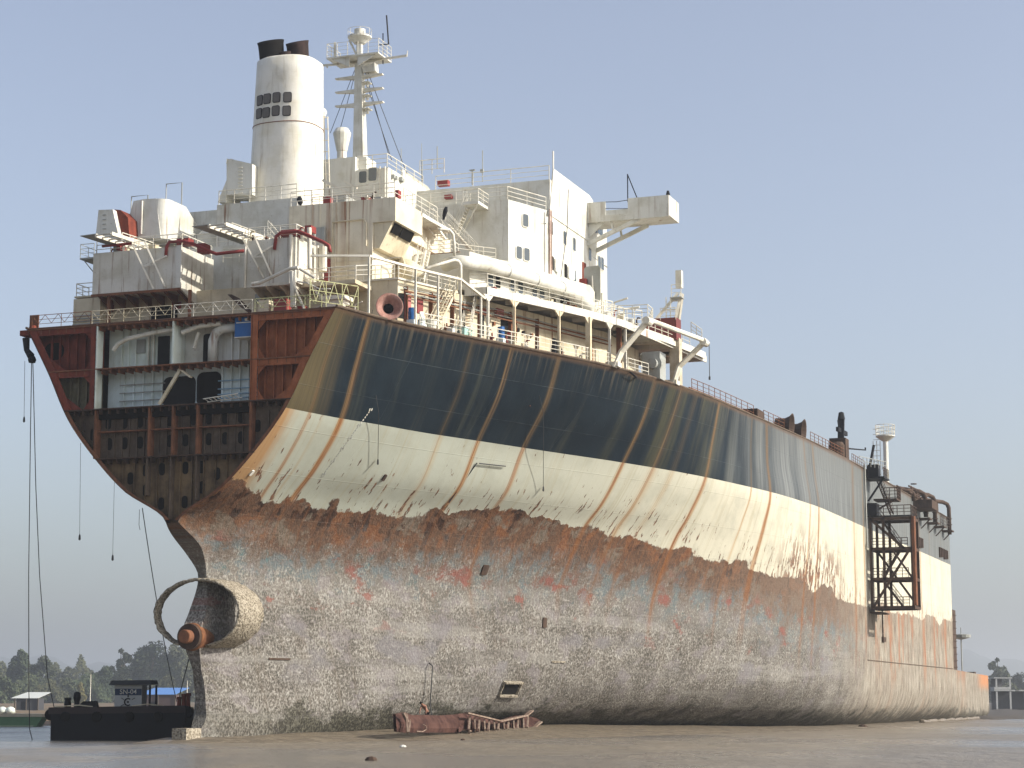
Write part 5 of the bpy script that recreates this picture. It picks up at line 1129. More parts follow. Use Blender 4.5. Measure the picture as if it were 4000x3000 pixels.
# rusty bell mouth resting on the deck edge
p = U(1520, 1200, X=6.2); mb = MB(); ax = V((-.86, -.5, .05))
mb.lathe([(.3,-1.4),(.36,-.7),(.5,-.2),(.8,.1),(1.02,.24),(1.0,.27),(.78,.08),(.45,-.3),(.3,-.6)], p, 26, ax, True); mb.mi = 1; mb.lathe([(.42,-.44),(.02,-.42)], p, 20, ax)
tg(mb, 'bell_mouth', [rusty('pink_rust', (.27,.135,.105), (.40,.24,.20), 2.0), M['soot']], 'rusty pink bell mouth resting on the deck edge at the quarter', 'bell mouth', (p.x, p.y, 30.6), smooth=True)
def edge_px(px, py, inset):
    best = None
    for k in range(450):
        q = V((k*.1, edge(k*.1)+inset, 30.62)); d = q-CAM; sx = 2000+F*d.dot(RT)/d.dot(FW)
        if best is None or abs(sx-px) < best[0]: best = (abs(sx-px), q)
    return best[1]
for px_, py_, lb in ((1608,1235,'blue drum beside the red doors on the aft side deck'), (1958,1308,'blue drum lashed to the rail before the brown door')):
    p = edge_px(px_, py_, .5); mb = MB(); mb.lathe([(.28,0),(.3,.3),(.28,.32),(.3,.6),(.28,.62),(.28,.9),(.1,.92)], p+ZA*.5, 14); mb.mi = 1; mb.box(p.x-.3, p.x+.3, p.y-.3, p.y+.3, 30.62, 31.1)
    tg(mb, 'drum', [M['blue'], M['bluew']], lb, 'drum', p, 'drums on the side deck')
p = edge_px(1815, 1292, .5); mb = MB().prism([(p.x-.75,p.y-.3,30.62),(p.x+.75,p.y-.3,30.62),(p.x+.85,p.y-.35,31.25),(p.x-.85,p.y-.35,31.25)], (0,.7,0)); mb.mi = 1; mb.box(p.x-.9,p.x+.9,p.y-.4,p.y+.4,31.25,31.33)
tg(mb, 'tub', [M['mint'], M['white']], 'mint green plastic tub behind the side deck rail', 'tub', p)
p = edge_px(1684, 1262, .5); mb = MB().lathe([(.32,0),(.45,.7),(.5,.74),(.5,.8),(.42,.78),(.3,.1)], p, 16); tg(mb, 'bucket', M['white2'], 'dirty white bucket between two posts on the side deck', 'bucket', p)
p = edge_px(1664, 1258, .4); mb = MB().prism([(p.x-.3,p.y,30.62),(p.x+.35,p.y,30.62),(p.x+.1,p.y+.3,32.0),(p.x-.5,p.y+.3,31.9)], (0,.08,0)); tg(mb, 'board', M['pale'], 'pale sheet leaning on the rail beside the bucket', 'board', p)
p = edge_px(1645, 1250, .35); mb = MB().lathe([(.25,0),(.27,.6),(.2,.66)], p, 12); mb.mi = 1; mb.lathe([(.275,.15),(.28,.45)], p, 12); tg(mb, 'paint_can', [M['grey'], M['bluew']], 'grey can standing by the post under the red hatch', 'can', p)
p = edge_px(1765, 1272, .35); mb = MB().box(p.x-.55, p.x+.55, p.y-.25, p.y+.25, 30.62, 31.0); mb.mi = 1; mb.box(p.x+.1, p.x+.5, p.y-.27, p.y-.25, 30.65, 30.95); tg(mb, 'box', [M['white'], M['dark']], 'small white box at the foot of the side stairway', 'box', p)
p = edge_px(2174, 1345, .6); mb = MB()
for k in range(5): mb.lathe([(.22,0),(.25,.5),(.15,1.2+.2*(k % 2))], p+V((k*.32-.6, .1*(k % 2), 0)), 8)
tg(mb, 'hose_bundle', M['black'], 'dark bundle of hoses heaped beside the gallery column', 'hoses', p)
p = U(1740, 826, X=19); mb = MB().tube([U(1744,808,X=19), U(1740,822,X=19), U(1735,842,X=19), U(1732,858,X=19)], [.1,.2,.16,.08], 8); tg(mb, 'bundle', M['black'], 'black bundle hanging at the head of the long stairway', 'bundle', p)
p = U(1170, 785, X=12.2); mb = MB().tube([U(1169,766,X=12.2), U(1170,778,X=12.2), U(1173,792,X=12.2), U(1174,803,X=12.2)], [.1,.24,.22,.06], 8); tg(mb, 'bundle', M['black'], 'black bundle hanging from the funnel deck rail', 'bundle', p)
# wires and lines
def line(pts, r, name, label, cat, mat='rope', group=None, weight=None):
    mb = MB().tube(pts, r, 5)
    if weight: mb.lathe([(.03,.25),(.07,.15),(.09,-.12),(.03,-.2)], V(pts[-1]), 8)
    return tg(mb, name, M[mat], label, cat, pts[-1], group)
def sag(a, b, s, n_=10): return [a+(b-a)*(k/n_)-ZA*(s*4*(k/n_)*(1-k/n_)) for k in range(n_+1)]
bp = U(250, 2850, X=11.5)
line([U(124,1390,X=.4), U(119,1700,X=.4), U(112,2250,X=.4), U(113,2700,X=2), U(116,2850,X=5), U(128,2896,X=8), U(180,2894,X=10), U(238,2886,X=11)], .035, 'wire', 'slack steel wire falling straight from the port deck corner to the water', 'wire', group='wires from the stern corner')
line([U(128,1390,X=.5), U(140,1900,X=2), U(155,2250,X=4), U(185,2640,X=8), U(215,2780,X=10), U(240,2850,X=11.5)], .035, 'wire', 'wire slanting from the port deck corner down to the work boat', 'wire', group='wires from the stern corner')
line([U(97,1410,X=.3), U(94,1640,X=.3)], .018, 'hand_line', 'thin line with a weight left of the stern wires', 'line', weight=1, group='weighted lines under the stern')
line([U(315,1730,X=.5), U(311,2100,X=.5)], .016, 'hand_line', 'thin weighted line hanging under the hull flare', 'line', weight=1, group='weighted lines under the stern')
line([U(447,1870,X=.6), U(440,2180,X=.6)], .014, 'hand_line', 'faint weighted line under the middle of the cut', 'line', weight=1, group='weighted lines under the stern')
line([U(545,1990,X=1), U(543,2050,X=1), U(547,2070,X=1)], .02, 'hand_line', 'short stub of line near the keel of the cut', 'line', group='weighted lines under the stern')
line(sag(U(556,1985,X=2), U(690,2740,X=20), .8), .035, 'mooring_line', 'mooring line running from the keel down to the work boat', 'rope')
line([U(738,2575,X=4.5), U(705,2700,X=14), U(695,2770,X=20)], .04, 'mooring_line', 'mooring line from the propeller boss to the boat bitts', 'rope')
for (a, b, c_, lb) in (((1455,1210),(1462,1600),(1469,1798),'thin wire hanging over the quarter with a small weight'), ((2103,1340),(2108,1600),(2115,1905),'thin wire with a weight hanging amidships on the navy paint'), ((2062,1190),(2063,1340),(2063,1580),'thin reddish pole hanging down from the second gallery column')):
    A, n1 = on_hull(*b); B, n2 = on_hull(*c_); T_ = U(*a, Y=A.y-.5)
    line([T_, V((T_.x, A.y-.25, T_.z-3)), A+n1*.5, B+n2*.25], .022 if 'pole' not in lb else .05, 'hanging_wire', lb, 'wire', 'rope' if 'pole' not in lb else 'rust', 'wires hung over the shell', weight=None if 'pole' in lb else 1)
A, n1 = on_hull(1673, 2590); B, n2 = on_hull(1660, 2745); line([A+n1*.1, A+n1*.5-ZA*.2, B+n2*.6, B+n2*.9-ZA*1], .05, 'hanging_hose', 'dark hose hanging from a hole above the bending worker', 'hose')
# ---------------------------------------------------------------- cut shell plates lying at the waterline
XS, YS = 30.0, -11.5
def SP(px, py, y=YS): return U(px, py, Y=y)
pg = SP(1560, 2858).z
M['scrap'] = rusty('scrap_plate', (.035,.015,.012), (.085,.042,.032), .8); M['scrapl'] = rusty('pale_scrap', (.15,.10,.075), (.27,.21,.165))
rt = thing('scrap_plate', 'reddish curved shell plate lying against the hull under the worker', 'scrap plate', SP(1650, 2858), 'cut plates at the waterline')
mb = MB(); top = [(1545,2790),(1580,2782),(1612,2793),(1660,2792),(1720,2795),(1790,2790)]; bot = [(1550,2858),(1580,2862),(1612,2862),(1660,2862),(1720,2862),(1800,2862)]
vs = []
for k, (t_, b_) in enumerate(zip(top, bot)):
    for f in range(5):
        g = f/4; a = SP(t_[0]+(b_[0]-t_[0])*g, t_[1]+(b_[1]-t_[1])*g, YS-.6*math.sin(g*2.2)+.12*math.sin(k*2)); vs.append(a)
vs2 = [q+V((.15,.3,.0)) for q in vs]; n1_ = len(vs)
fs = [(k*5+f, k*5+f+1, (k+1)*5+f+1, (k+1)*5+f) for k in range(5) for f in range(4)]
mb.add(vs+vs2, fs+[tuple(i+n1_ for i in f[::-1]) for f in fs]+[(k*5, (k+1)*5, n1_+(k+1)*5, n1_+k*5) for k in range(5)]); mb.build('shell_plate', M['scrap'], rt)
MB().bar(SP(1588,2790,YS-.9), SP(1592,2862,YS-1.2), .16, .3).build('stiffener', M['scrapl'], rt); MB().bar(SP(1603,2812,YS-1.0), SP(1598,2860,YS-1.3), .1, .1).build('stiffener', M['scrapl'], rt); MB().bar(SP(1575,2785,YS-.8), SP(1592,2820,YS-1), .3, .15).build('stiffener', M['scrapl'], rt)
mb = MB().tube([SP(1652,2830,YS-1), SP(1665,2838,YS-1.2), SP(1664,2850,YS-1.2), SP(1652,2858,YS-1.2), SP(1628,2857,YS-1.2)], .05, 6); mb.build('hose', M['scrapl'], rt)
rt2 = thing('scrap_plate', 'long crumpled plate with pale ribs lying to the right of the worker', 'scrap plate', SP(1950, 2858), 'cut plates at the waterline')
mb = MB(); top = [(1788,2790),(1830,2783),(1870,2800),(1950,2816),(2000,2800),(2050,2790),(2075,2775),(2095,2782),(2112,2812)]; bot = [(1792,2862),(1812,2850),(1870,2861),(1950,2862),(2000,2860),(2050,2858),(2060,2850),(2085,2835),(2110,2818)]
vs = []
for k, (t_, b_) in enumerate(zip(top, bot)):
    for f in range(4): g = f/3; vs.append(SP(t_[0]+(b_[0]-t_[0])*g, t_[1]+(b_[1]-t_[1])*g, YS-.9*g))
n1_ = len(vs); fs = [(k*4+f, k*4+f+1, (k+1)*4+f+1, (k+1)*4+f) for k in range(8) for f in range(3)]
mb.add(vs+[q+V((.1,.25,0)) for q in vs], fs+[tuple(i+n1_ for i in f[::-1]) for f in fs]+[(k*4, (k+1)*4, n1_+(k+1)*4, n1_+k*4) for k in range(8)]); mb.build('shell_plate', M['scrap'], rt2)
mb = MB()
for k in range(13):
    a = 1835+k*19; tt = 2800+14*math.sin(k*.3) if k < 9 else 2812-(k-8)*6; mb.bar(SP(a, tt+8, YS-.7), SP(a-3+6*(k % 2), 2857-(max(0, k-10))*4, YS-1.45), .13, .45)
for a, b in (((1822,2785),(1955,2817)),((1955,2817),(2055,2795)),((2055,2795),(2078,2776)),((1812,2852),(1880,2862)),((2060,2860),(2112,2820))): mb.bar(SP(*a, YS-1.0), SP(*b, YS-1.0), .35, .12)
mb.build('ribs', M['scrapl'], rt2)
# ---------------------------------------------------------------- the worker bending over behind the plate
WY = YS+1.1; k_ = 1.0
def WP(px, py, dy=0): return U(px, py, Y=WY+dy)
loc = WP(1668, 2806); loc.z = .35
man_ = thing('person', 'shirtless worker in dark trousers bending forward above the cut plate', 'person', loc)
def skin(name, nodes, edges, mat, parent, root=0):
    me = bpy.data.meshes.new(name); o0 = V(ORG[parent.name]); me.from_pydata([tuple(V(p)-o0) for p, r in nodes], edges, [])
    me.materials.append(mat); o = bpy.data.objects.new(name, me); COL.objects.link(o); o.parent = parent; ORG[o.name] = o0
    o.modifiers.new('Skin', 'SKIN'); 
    for v_, (p, r) in zip(me.skin_vertices[0].data, nodes): v_.radius = (r, r) if not isinstance(r, tuple) else r; v_.use_root = False
    me.skin_vertices[0].data[root].use_root = True
    s = o.modifiers.new('Sub', 'SUBSURF'); s.levels = s.render_levels = 2
    return o
hip = WP(1670, 2782); sh = WP(1655, 2757); nk = WP(1651, 2752); hd = WP(1645, 2748)
hz = hip.z; kn = V((hip.x-.15, hip.y-.05, .95)); ft = V((hip.x+.05, hip.y, .38))
sc_ = (sh-hip).length
u_ = (sh-hip).normalized(); sd = V((.34, -.94, 0))*.17
nodes = [(hip, .15), (hip.lerp(sh, .5), .13), (sh-u_*.05, .15), (nk, .06), (hd, .085), (hd+u_*.1-ZA*.02, .075),
  (sh+sd, .07), (sh+sd*1.15+V((-.12,-.05,-.26)), .05), (sh+sd*1.2+V((-.22,-.08,-.5)), .036), (sh-sd, .07), (sh-sd*1.1+V((-.15,.02,-.26)), .05), (sh-sd*1.1+V((-.26,.02,-.48)), .036)]
skm = plain('skin', (.25,.12,.08), .6)
skin('body', nodes, [(0,1),(1,2),(2,3),(3,4),(4,5),(2,6),(6,7),(7,8),(2,9),(9,10),(10,11)], skm, man_)
trs = [(hip+u_*.06, .16)]
ed = []
for s_ in (1, -1):
    i = len(trs); trs += [(hip+sd*.55*s_-ZA*.08, .10), (kn+sd*.6*s_, .075), (ft+sd*.6*s_+ZA*.1, .055)]; ed += [(0,i),(i,i+1),(i+1,i+2)]
skin('trousers', trs, ed, M['black'], man_)
mb = MB(); mb.lathe([(.115,-.02),(.11,.05),(.07,.11),(.01,.13)], hd+u_*.06, 12, u_*.6+ZA*.5); mb.build('hair', M['soot'], man_, True)
for hs in (8, 11):
    h0 = nodes[hs][0]; mb = MB(); hm = skm
    mb.lathe([(.035,0),(.042,.05),(.038,.09)], h0, 8, (-.3,-.1,-1))
    for f in range(4): mb.tube([h0+V((-.03,-.03+.02*f,-.08)), h0+V((-.05,-.035+.023*f,-.13)), h0+V((-.04,-.03+.022*f,-.16+.01*abs(f-1)))], [.010,.009,.007], 6)
    mb.tube([h0+V((-.01,.03,-.03)), h0+V((-.03,.055,-.07)), h0+V((-.045,.05,-.1))], [.012,.010,.008], 6); mb.build('hand', skm, man_, True)
for s_ in (1, -1): MB().lathe([(.05,-.12),(.06,0),(.05,.12)], ft+sd*.6*s_+V((-.06,0,-.02)), 8, (1,0,0)).build('foot', skm, man_, True)
# ---------------------------------------------------------------- the work boat SN-04 behind the stern
BY0, BD = 18.0, 0
bl = G(240, 157); br = G(756, 157); ux = (br-bl).normalized(); uy = V((-ux.y, ux.x, 0)); 
if uy.dot(D0) < 0: uy = -uy
L_ = (br-bl).length
boat = thing('work_boat', 'low black work boat with a small white wheelhouse lettered SN-04', 'boat', bl+ux*(L_/2)+uy*2.2)
def bp_(s, t, z): return bl+ux*s+uy*t+ZA*z
mb = MB(); sec_ = [(0, .3), (.15, 2.45), (L_-.1, 2.45), (L_, 1.9), (L_-.15, .3), (L_-.5, -.6), (.4, -.6)]
mb.prism([bp_(s, 0, z) for s, z in ((.1,-.5),(.05,2.3),(L_-.1,2.4),(L_,1.8),(L_-.15,-.5))], uy*4.6); mb.build('hull', M['black'], boat)
mb = MB(); mb.prism([bp_(-.12,-.06,1.95), bp_(L_,-.06,2.05), bp_(L_,-.06,2.6), bp_(-.12,-.06,2.45)], uy*.16); mb.build('fender_strake', plain('strake', (.035,.024,.022), .8), boat)
MB().prism([bp_(.05,.1,2.32), bp_(L_-.1,.1,2.42), bp_(L_-.1,4.5,2.42), bp_(.05,4.5,2.32)], ZA*.06).build('boat_deck', M['drust'], boat)
def bpx(px, py, t): 
    # boat coordinates of a photo point on the plane t
    v = FW+RT*((px-2000)/F)+UPV*((1500-py)/F); k = (bl+uy*t-CAM).dot(uy)/v.dot(uy); p = CAM+v*k-bl; return p.dot(ux), p.z
s0, zb_ = bpx(446, 2772, 1.0); s1, zt_ = bpx(555, 2676, 1.0); zb_ = 2.45
mb = MB(); mb.prism([bp_(s0,1,zb_), bp_(s1,1,zb_), bp_(s1,1,zt_), bp_(s0,1,zt_)], uy*2.2); cab = mb.build('wheelhouse', plain('cabin_white', (.42,.42,.40), .6), boat)
_, zs0 = bpx(500, 2716, 1.0); _, zs1 = bpx(500, 2690, 1.0)
mb = MB(); mb.prism([bp_(s0+.02,.995,zs0), bp_(s1-.02,.995,zs0), bp_(s1-.02,.995,zs1), bp_(s0+.02,.995,zs1)], -uy*.02); mb.build('name_board', plain('navy_board', (.012,.03,.07), .5), cab)
cx_ = (s0+s1)/2; sw = (s1-s0)
def text(body, s, z, size, mat, parent):
    cu = bpy.data.curves.new('lettering', 'FONT'); cu.body = body; cu.size = size; cu.align_x = 'CENTER'; cu.align_y = 'CENTER'; cu.extrude = .006; cu.offset = .002; cu.materials.append(mat)
    o = bpy.data.objects.new('lettering', cu); COL.objects.link(o); o.parent = parent; ORG[o.name] = V(ORG[parent.name])
    from mathutils import Matrix
    m = Matrix((ux, ZA, -uy)).transposed(); o.matrix_local = Matrix.Translation(bp_(s, .965, z)-V(ORG[parent.name])) @ m.to_4x4()
    bpy.context.view_layer.update(); me = bpy.data.meshes.new_from_object(o.evaluated_get(bpy.context.evaluated_depsgraph_get())); o2 = bpy.data.objects.new('lettering', me); COL.objects.link(o2); o2.parent = parent; o2.matrix_local = o.matrix_local.copy(); bpy.data.objects.remove(o); return o2
text('SN-04', cx_, (zs0+zs1)/2, (zs1-zs0)*1.02, M['steelw'], cab)
_, ze = bpx(500, 2742, 1.0); r0 = .26; mb = MB()
arc = [bp_(cx_+r0*math.cos(t), .97, ze+r0*math.sin(t)) for t in [math.radians(50+260*k/18) for k in range(19)]]
mb.tube(arc, .055, 6); mb.lathe([(.08,0),(.08,.03)], bp_(cx_, .97, ze), 10, uy)
for a_ in (30, 90, 150, 210, 270): t = math.radians(a_); mb.bar(bp_(cx_+.36*math.cos(t), .98, ze+.36*math.sin(t)), bp_(cx_+.62*math.cos(t), .98, ze+.62*math.sin(t)), .1, .04)
mb.build('emblem', M['soot'], cab)
sr0, zr0 = bpx(425, 2662, .6); sr1, _ = bpx(592, 2662, .6)
MB().prism([bp_(sr0,.5,zt_), bp_(sr1,.5,zt_+.05), bp_(sr1-.1,.5,zt_+.38), bp_(sr0+.25,.5,zt_+.34)], uy*3.2).build('roof', plain('roof_grey', (.05,.055,.06), .8), boat)
MB().bar(bp_(sr1-.12,.7,2.45), bp_(sr1-.12,.7,zt_), .12, .12).bar(bp_(sr1-.12,3.5,2.45), bp_(sr1-.12,3.5,zt_), .12, .12).build('roof_post', M['black'], boat)
for a_, hh in ((700, .8), (718, 1.05), (735, 1.1)):
    s_, _ = bpx(a_, 2760, 1); MB().lathe([(.2,0),(.17,.2),(.16,hh*.75),(.22,hh*.8),(.2,hh)], bp_(s_, 1, 2.45), 10).build('bollard', M['dred'], boat)
s_, _ = bpx(264, 2760, 1); MB().lathe([(.25,0),(.28,.3),(.22,.6),(.28,.65),(.24,.8)], bp_(s_, 1, 2.4), 10).build('bollard', M['black'], boat)
s_, _ = bpx(300, 2760, 1.2); mb = MB(); mb.lathe([(.24,0),(.2,.5),(.3,.8),(.24,1.15),(.1,1.25)], bp_(s_, 1.2, 2.4), 10); mb.prism([bp_(s_,1.0,2.4), bp_(s_+1.6,1.0,2.45), bp_(s_+1.45,1.0,2.95), bp_(s_+.5,1.0,2.9)], uy*.9); mb.build('winch', M['black'], boat)
for s_, z_ in ((-.05, 1.9), (L_+.05, 2.1)): MB().lathe([(.2,-.25),(.42,-.2),(.46,0),(.42,.2),(.2,.25)], bp_(s_, .4, z_), 12, uy).build('tyre_fender', M['soot'], boat)
for s_ in (1.2, 3.6, 6.1, 8.3): MB().lathe([(.2,-.12),(.36,-.1),(.4,0),(.36,.1),(.2,.12)], bp_(s_, -.14, 1.75), 12, uy).build('tyre_fender', M['soot'], boat)
MB().tube([bp_(.3,.2,2.5), bp_(2.2,.1,2.62), bp_(3.2,.25,2.5)], .05, 5).tube([bp_(6.2,.3,2.55), bp_(7.4,.2,2.7), bp_(8.6,.6,2.55)], .05, 5).build('deck_rope', M['cream'], boat)
# ================================================================ mud, water, shores
w_ = N('muddy_water', .3, .35)
du = w_.m('ADD', w_.m('MULTIPLY', w_.x, .94), w_.m('MULTIPLY', w_.y, .342)); dv_ = w_.m('ADD', w_.m('MULTIPLY', w_.x, .342), w_.m('MULTIPLY', w_.y, -.94))
def wv(a, b, o=0): return w_.vec(w_.m('MULTIPLY', du, a), w_.m('MULTIPLY', dv_, b), o)
big = w_.noise(wv(.020, .030), 1, 5, .6); mid = w_.noise(wv(.10, .22, 3), 1, 6, .66); rip = w_.noise(wv(.30, .9, 7), 1, 6, .70)
cc = w_.mix(w_.step(big, .42, .60), (.18,.15,.112), (.138,.126,.11))
cc = w_.mix(w_.m('MULTIPLY', w_.step(mid, .50, .62), .6), cc, (.22,.185,.138))
cc = w_.mix(w_.m('MULTIPLY', w_.step(rip, .54, .64), .40), cc, (.08,.065,.047))
w_.col(cc)
w_.bump(w_.m('ADD', w_.m('MULTIPLY', mid, 1.6), w_.m('MULTIPLY', rip, .6)), .8, .4); w_.L(w_.step(big, .42, .60, .40, .18), w_.bs.inputs['Roughness'])
wat = MB().add([(-380,-4780,0),(9180,-4780,0),(9180,6480,0),(-380,6480,0)], [(0,1,2,3)]).build('water', w_.mat); tag(wat, kind='structure')
# mud flat: wet mud pushed up round the hull
md = N('wet_mud', .5, .35)
a1 = md.noise(md.P, .5, 6, .62); a2 = md.noise(md.sc(md.P, (1.2,2.2,1)), 1, 6, .65)
cm = md.mix(md.step(a1, .36, .64), (.185,.148,.104), (.12,.098,.07)); cm = md.mix(md.m('MULTIPLY', md.step(a2, .56, .66), .7), cm, (.055,.044,.031))
md.col(cm); md.bump(md.m('ADD', a1, a2), .6, .2); md.L(md.step(a1, .4, .6, .32, .65), md.bs.inputs['Roughness'])
rn = random.Random(5); mb = MB(); vs = []; nx, ny = 120, 44
ph = [rn.uniform(0, 6.3) for _ in range(8)]
def lump(x, y): return .5*math.sin(x*.31+ph[0]+.5*math.sin(y*.7))+.3*math.sin(x*.83+y*.6+ph[1])+.25*math.sin(x*1.7-y*1.3+ph[2])+.2*math.sin(y*2.1+x*.4+ph[3])
for i in range(nx+1):
    x = -6+216*(i/nx)**1.25
    hw_ = hb(max(x, 5), .3) if x > 4.2 else .5
    ext = 9+10*min(1, max(0, x)/30)
    rise = .75*math.exp(-((x-42)/38)**2)+.06
    for j in range(ny+1):
        f = j/ny; y = -hw_+2.5-(ext+2.5)*f
        d = max(0, f-.2)/.8
        zq = rise*(1-d)**1.3+.07*lump(x, y)*(1-.6*f)-.14*d
        if x < 4: zq -= (4-x)*.04
        vs.append((x, y, zq))
fs = [(i*(ny+1)+j, (i+1)*(ny+1)+j, (i+1)*(ny+1)+j+1, i*(ny+1)+j+1) for i in range(nx) for j in range(ny)]
mud = mb.add(vs, fs).build('mud_flat', md.mat, None, True); tag(mud, kind='structure')
mb = MB()
for px_, py_, s_ in ((1450,2968,.35),(2570,2828,.3),(1574,2917,.25),(3370,2840,.6),(1808,2890,.2),(2360,2842,.3)):
    p = U(px_, py_, Z=.03); rn2 = [rn.uniform(.7, 1.2) for _ in range(8)]
    o = MB().lathe([(.7*s_,-.1),(s_*1.0,.0),(s_*.7,s_*.35),(s_*.2,s_*.5)], p, 8); o = tg(o, 'stone', M['drust'] if px_ != 1574 else M['white'], {1450:'dark lump in the shallow water in front of the worker',2570:'small lump at the water edge under the middle of the hull',1574:'small white scrap floating in front of the plates',3370:'brown lump in the shallows near the far end of the hull',1808:'tiny lump at the water edge below the ribbed plate',2360:'small lump in the mud right of the ribbed plate'}[px_], 'stone', p, 'lumps in the shallows')
# mud curb and rubble line along the far bottom of the hull
mb = MB(); mb.tube([(x_, -30.5-.3*math.sin(x_), .12) for x_ in range(146, 208, 3)], [.28+.12*math.sin(k*2.1) for k in range(len(range(146, 208, 3)))], 6); tag(mb.build('foam_line', md.mat), kind='stuff')
# ---------------------------------------------------------------- far shores
sh_ = N('shore_earth', .9, .1); q = sh_.noise(sh_.P, .09, 6, .65); sh_.col(sh_.mix(sh_.step(q, .4, .6), (.21,.14,.09), (.12,.105,.07))); 
def strip(name, pxs, D1, D2, z1_, z2_, mat, n_=40, back=200):
    vs = []; n2 = 6
    for i in range(n_+1):
        px = pxs[0]+(pxs[1]-pxs[0])*i/n_
        for k, (D_, z_) in enumerate(((D1, -.4), (D1+6, z1_*.5), (D1+22, z1_), (D2, z2_), (D2+back, z2_+1.0), (D2+back*4, z2_+1.5))):
            p = G(px, D_+6*math.sin(i*.9)+3*math.sin(i*2.3), z_+.15*math.sin(i*1.7+k)); vs.append(p)
    fs = [(i*6+k, (i+1)*6+k, (i+1)*6+k+1, i*6+k+1) for i in range(n_) for k in range(5)]
    return tag(MB().add(vs, fs).build(name, mat, None, True), kind='structure')
strip('shore', (-700, 1500), 232, 560, .25, .35, sh_.mat)
strip('shore', (3500, 4600), 318, 460, .3, .6, plain('dark_shore', (.07,.06,.05), .9))
def hill(name, pts, D_, mat, depth=1200):
    vs = []; n_ = len(pts)
    for px, hh in pts:
        a = G(px, D_, -.5); b = G(px, D_+200, 0); b.z = hh*.7; c_ = G(px, D_+600, hh); d_ = G(px, D_+depth, 0); vs += [a, b, c_, d_]
    fs = [(i*4+k, (i+1)*4+k, (i+1)*4+k+1, i*4+k+1) for i in range(n_-1) for k in range(3)]
    return tag(MB().add(vs, fs).build(name, mat, None, True), kind='structure')
hm_ = N('wooded_hill', .95, .05); q = hm_.noise(hm_.P, .06, 7, .7); hm_.col(hm_.mix(hm_.step(q, .4, .6), (.025,.036,.018), (.055,.068,.032))); hm_.bump(q, 1, 6)
rn = random.Random(3)
def ridge(px0, px1, f, n_=70): return [(px0+(px1-px0)*i/n_, f(px0+(px1-px0)*i/n_)+rn.uniform(-3, 6)) for i in range(n_+1)]
KH = 7000/F
hill('hills', ridge(-600, 1700, lambda p: 3+KH*(165+22*math.sin(p*.012)+14*math.sin(p*.031+1)-.03*abs(p-300))), 7000, hm_.mat)
hill('hills', ridge(3300, 4700, lambda p: 3+KH*(172+26*math.sin(p*.0105+.3)+14*math.sin(p*.034)), 60), 7000, hm_.mat)
# ---------------------------------------------------------------- trees
lf = N('leaves', .8, .15); lf.bs.inputs['Subsurface Weight'].default_value = 0
ri = lf.t.nodes.new('ShaderNodeObjectInfo').outputs['Random']; g_ = lf.noise(lf.P, .8, 3)
lf.col(lf.mix(lf.step(g_, .35, .65), lf.mix(ri, (.032,.048,.024), (.06,.066,.034)), lf.mix(ri, (.07,.09,.045), (.10,.10,.052))))
lf2 = N('dry_leaves', .8, .15); g_ = lf2.noise(lf2.P, 1.2, 3); lf2.col(lf2.mix(g_, (.10,.10,.035), (.20,.17,.07)))
bk = plain('bark', (.09,.07,.05), .9)
def crown_mesh(seed, clumps, n_, sz):
    r = random.Random(seed); mb = MB()
    for _ in range(n_):
        c_, rad = r.choices(clumps, [q[1]**2 for q in clumps])[0]
        d = V((r.gauss(0,1), r.gauss(0,1), r.gauss(0,1))).normalized(); p = V(c_)+d*(rad*(r.random()**.42))*V((1,1,.85)).length/1.65
        u = V((r.gauss(0,1), r.gauss(0,1), r.gauss(0,1))).normalized(); v = u.orthogonal().normalized(); s_ = sz*r.uniform(.6, 1.5)
        mb.add([p-u*s_, p+v*s_*.55, p+u*s_, p-v*s_*.55], [(0,1,2,3)])
    return mb
def clump_set(seed, H, W, n_, low=.25):
    r = random.Random(seed); cl = []
    for k in range(n_):
        f = k/(n_-1); z_ = H*(low+(1-low)*f*.9); w_ = W*math.sin(PI*min(.97, .28+.66*f))
        a = r.uniform(0, 6.28); rr_ = w_*r.uniform(.15, .75); cl.append(((rr_*math.cos(a), rr_*math.sin(a), z_), W*r.uniform(.28, .5)*(1.05-.45*f)))
    return cl
PROTO = {}
def tree_proto(key, seed, H, W, n_, leaves, sz, low, mat):
    cl = clump_set(seed, H, W, n_, low); c_ = crown_mesh(seed, cl, leaves, sz)
    t = MB().tube([(0,0,-.3), (.08*W,0,H*.3), (-.05*W,.04*W,H*.62), (0,0,H*.85)], [H*.028, H*.022, H*.014, H*.004], 7)
    for (q, rad) in cl[::2]: q = V(q); t.tube([V((0,0,q.z*.62)), q*.6+V((0,0,q.z*.28)), q], [H*.012, H*.008, H*.003], 5)
    PROTO[key] = (c_, t, mat)
tree_proto('round', 1, 10, 4.6, 18, 7000, .26, .12, lf.mat); tree_proto('tall', 2, 14, 4.4, 22, 8500, .28, .12, lf.mat)
tree_proto('broad', 3, 12, 6.4, 26, 10000, .3, .1, lf.mat); tree_proto('bush', 4, 4.5, 4.0, 12, 3600, .22, .03, lf.mat); tree_proto('open', 5, 13, 3.4, 9, 3600, .27, .42, lf.mat); tree_proto('dry', 6, 6, 2.4, 8, 1800, .22, .15, lf2.mat)
MESH = {}
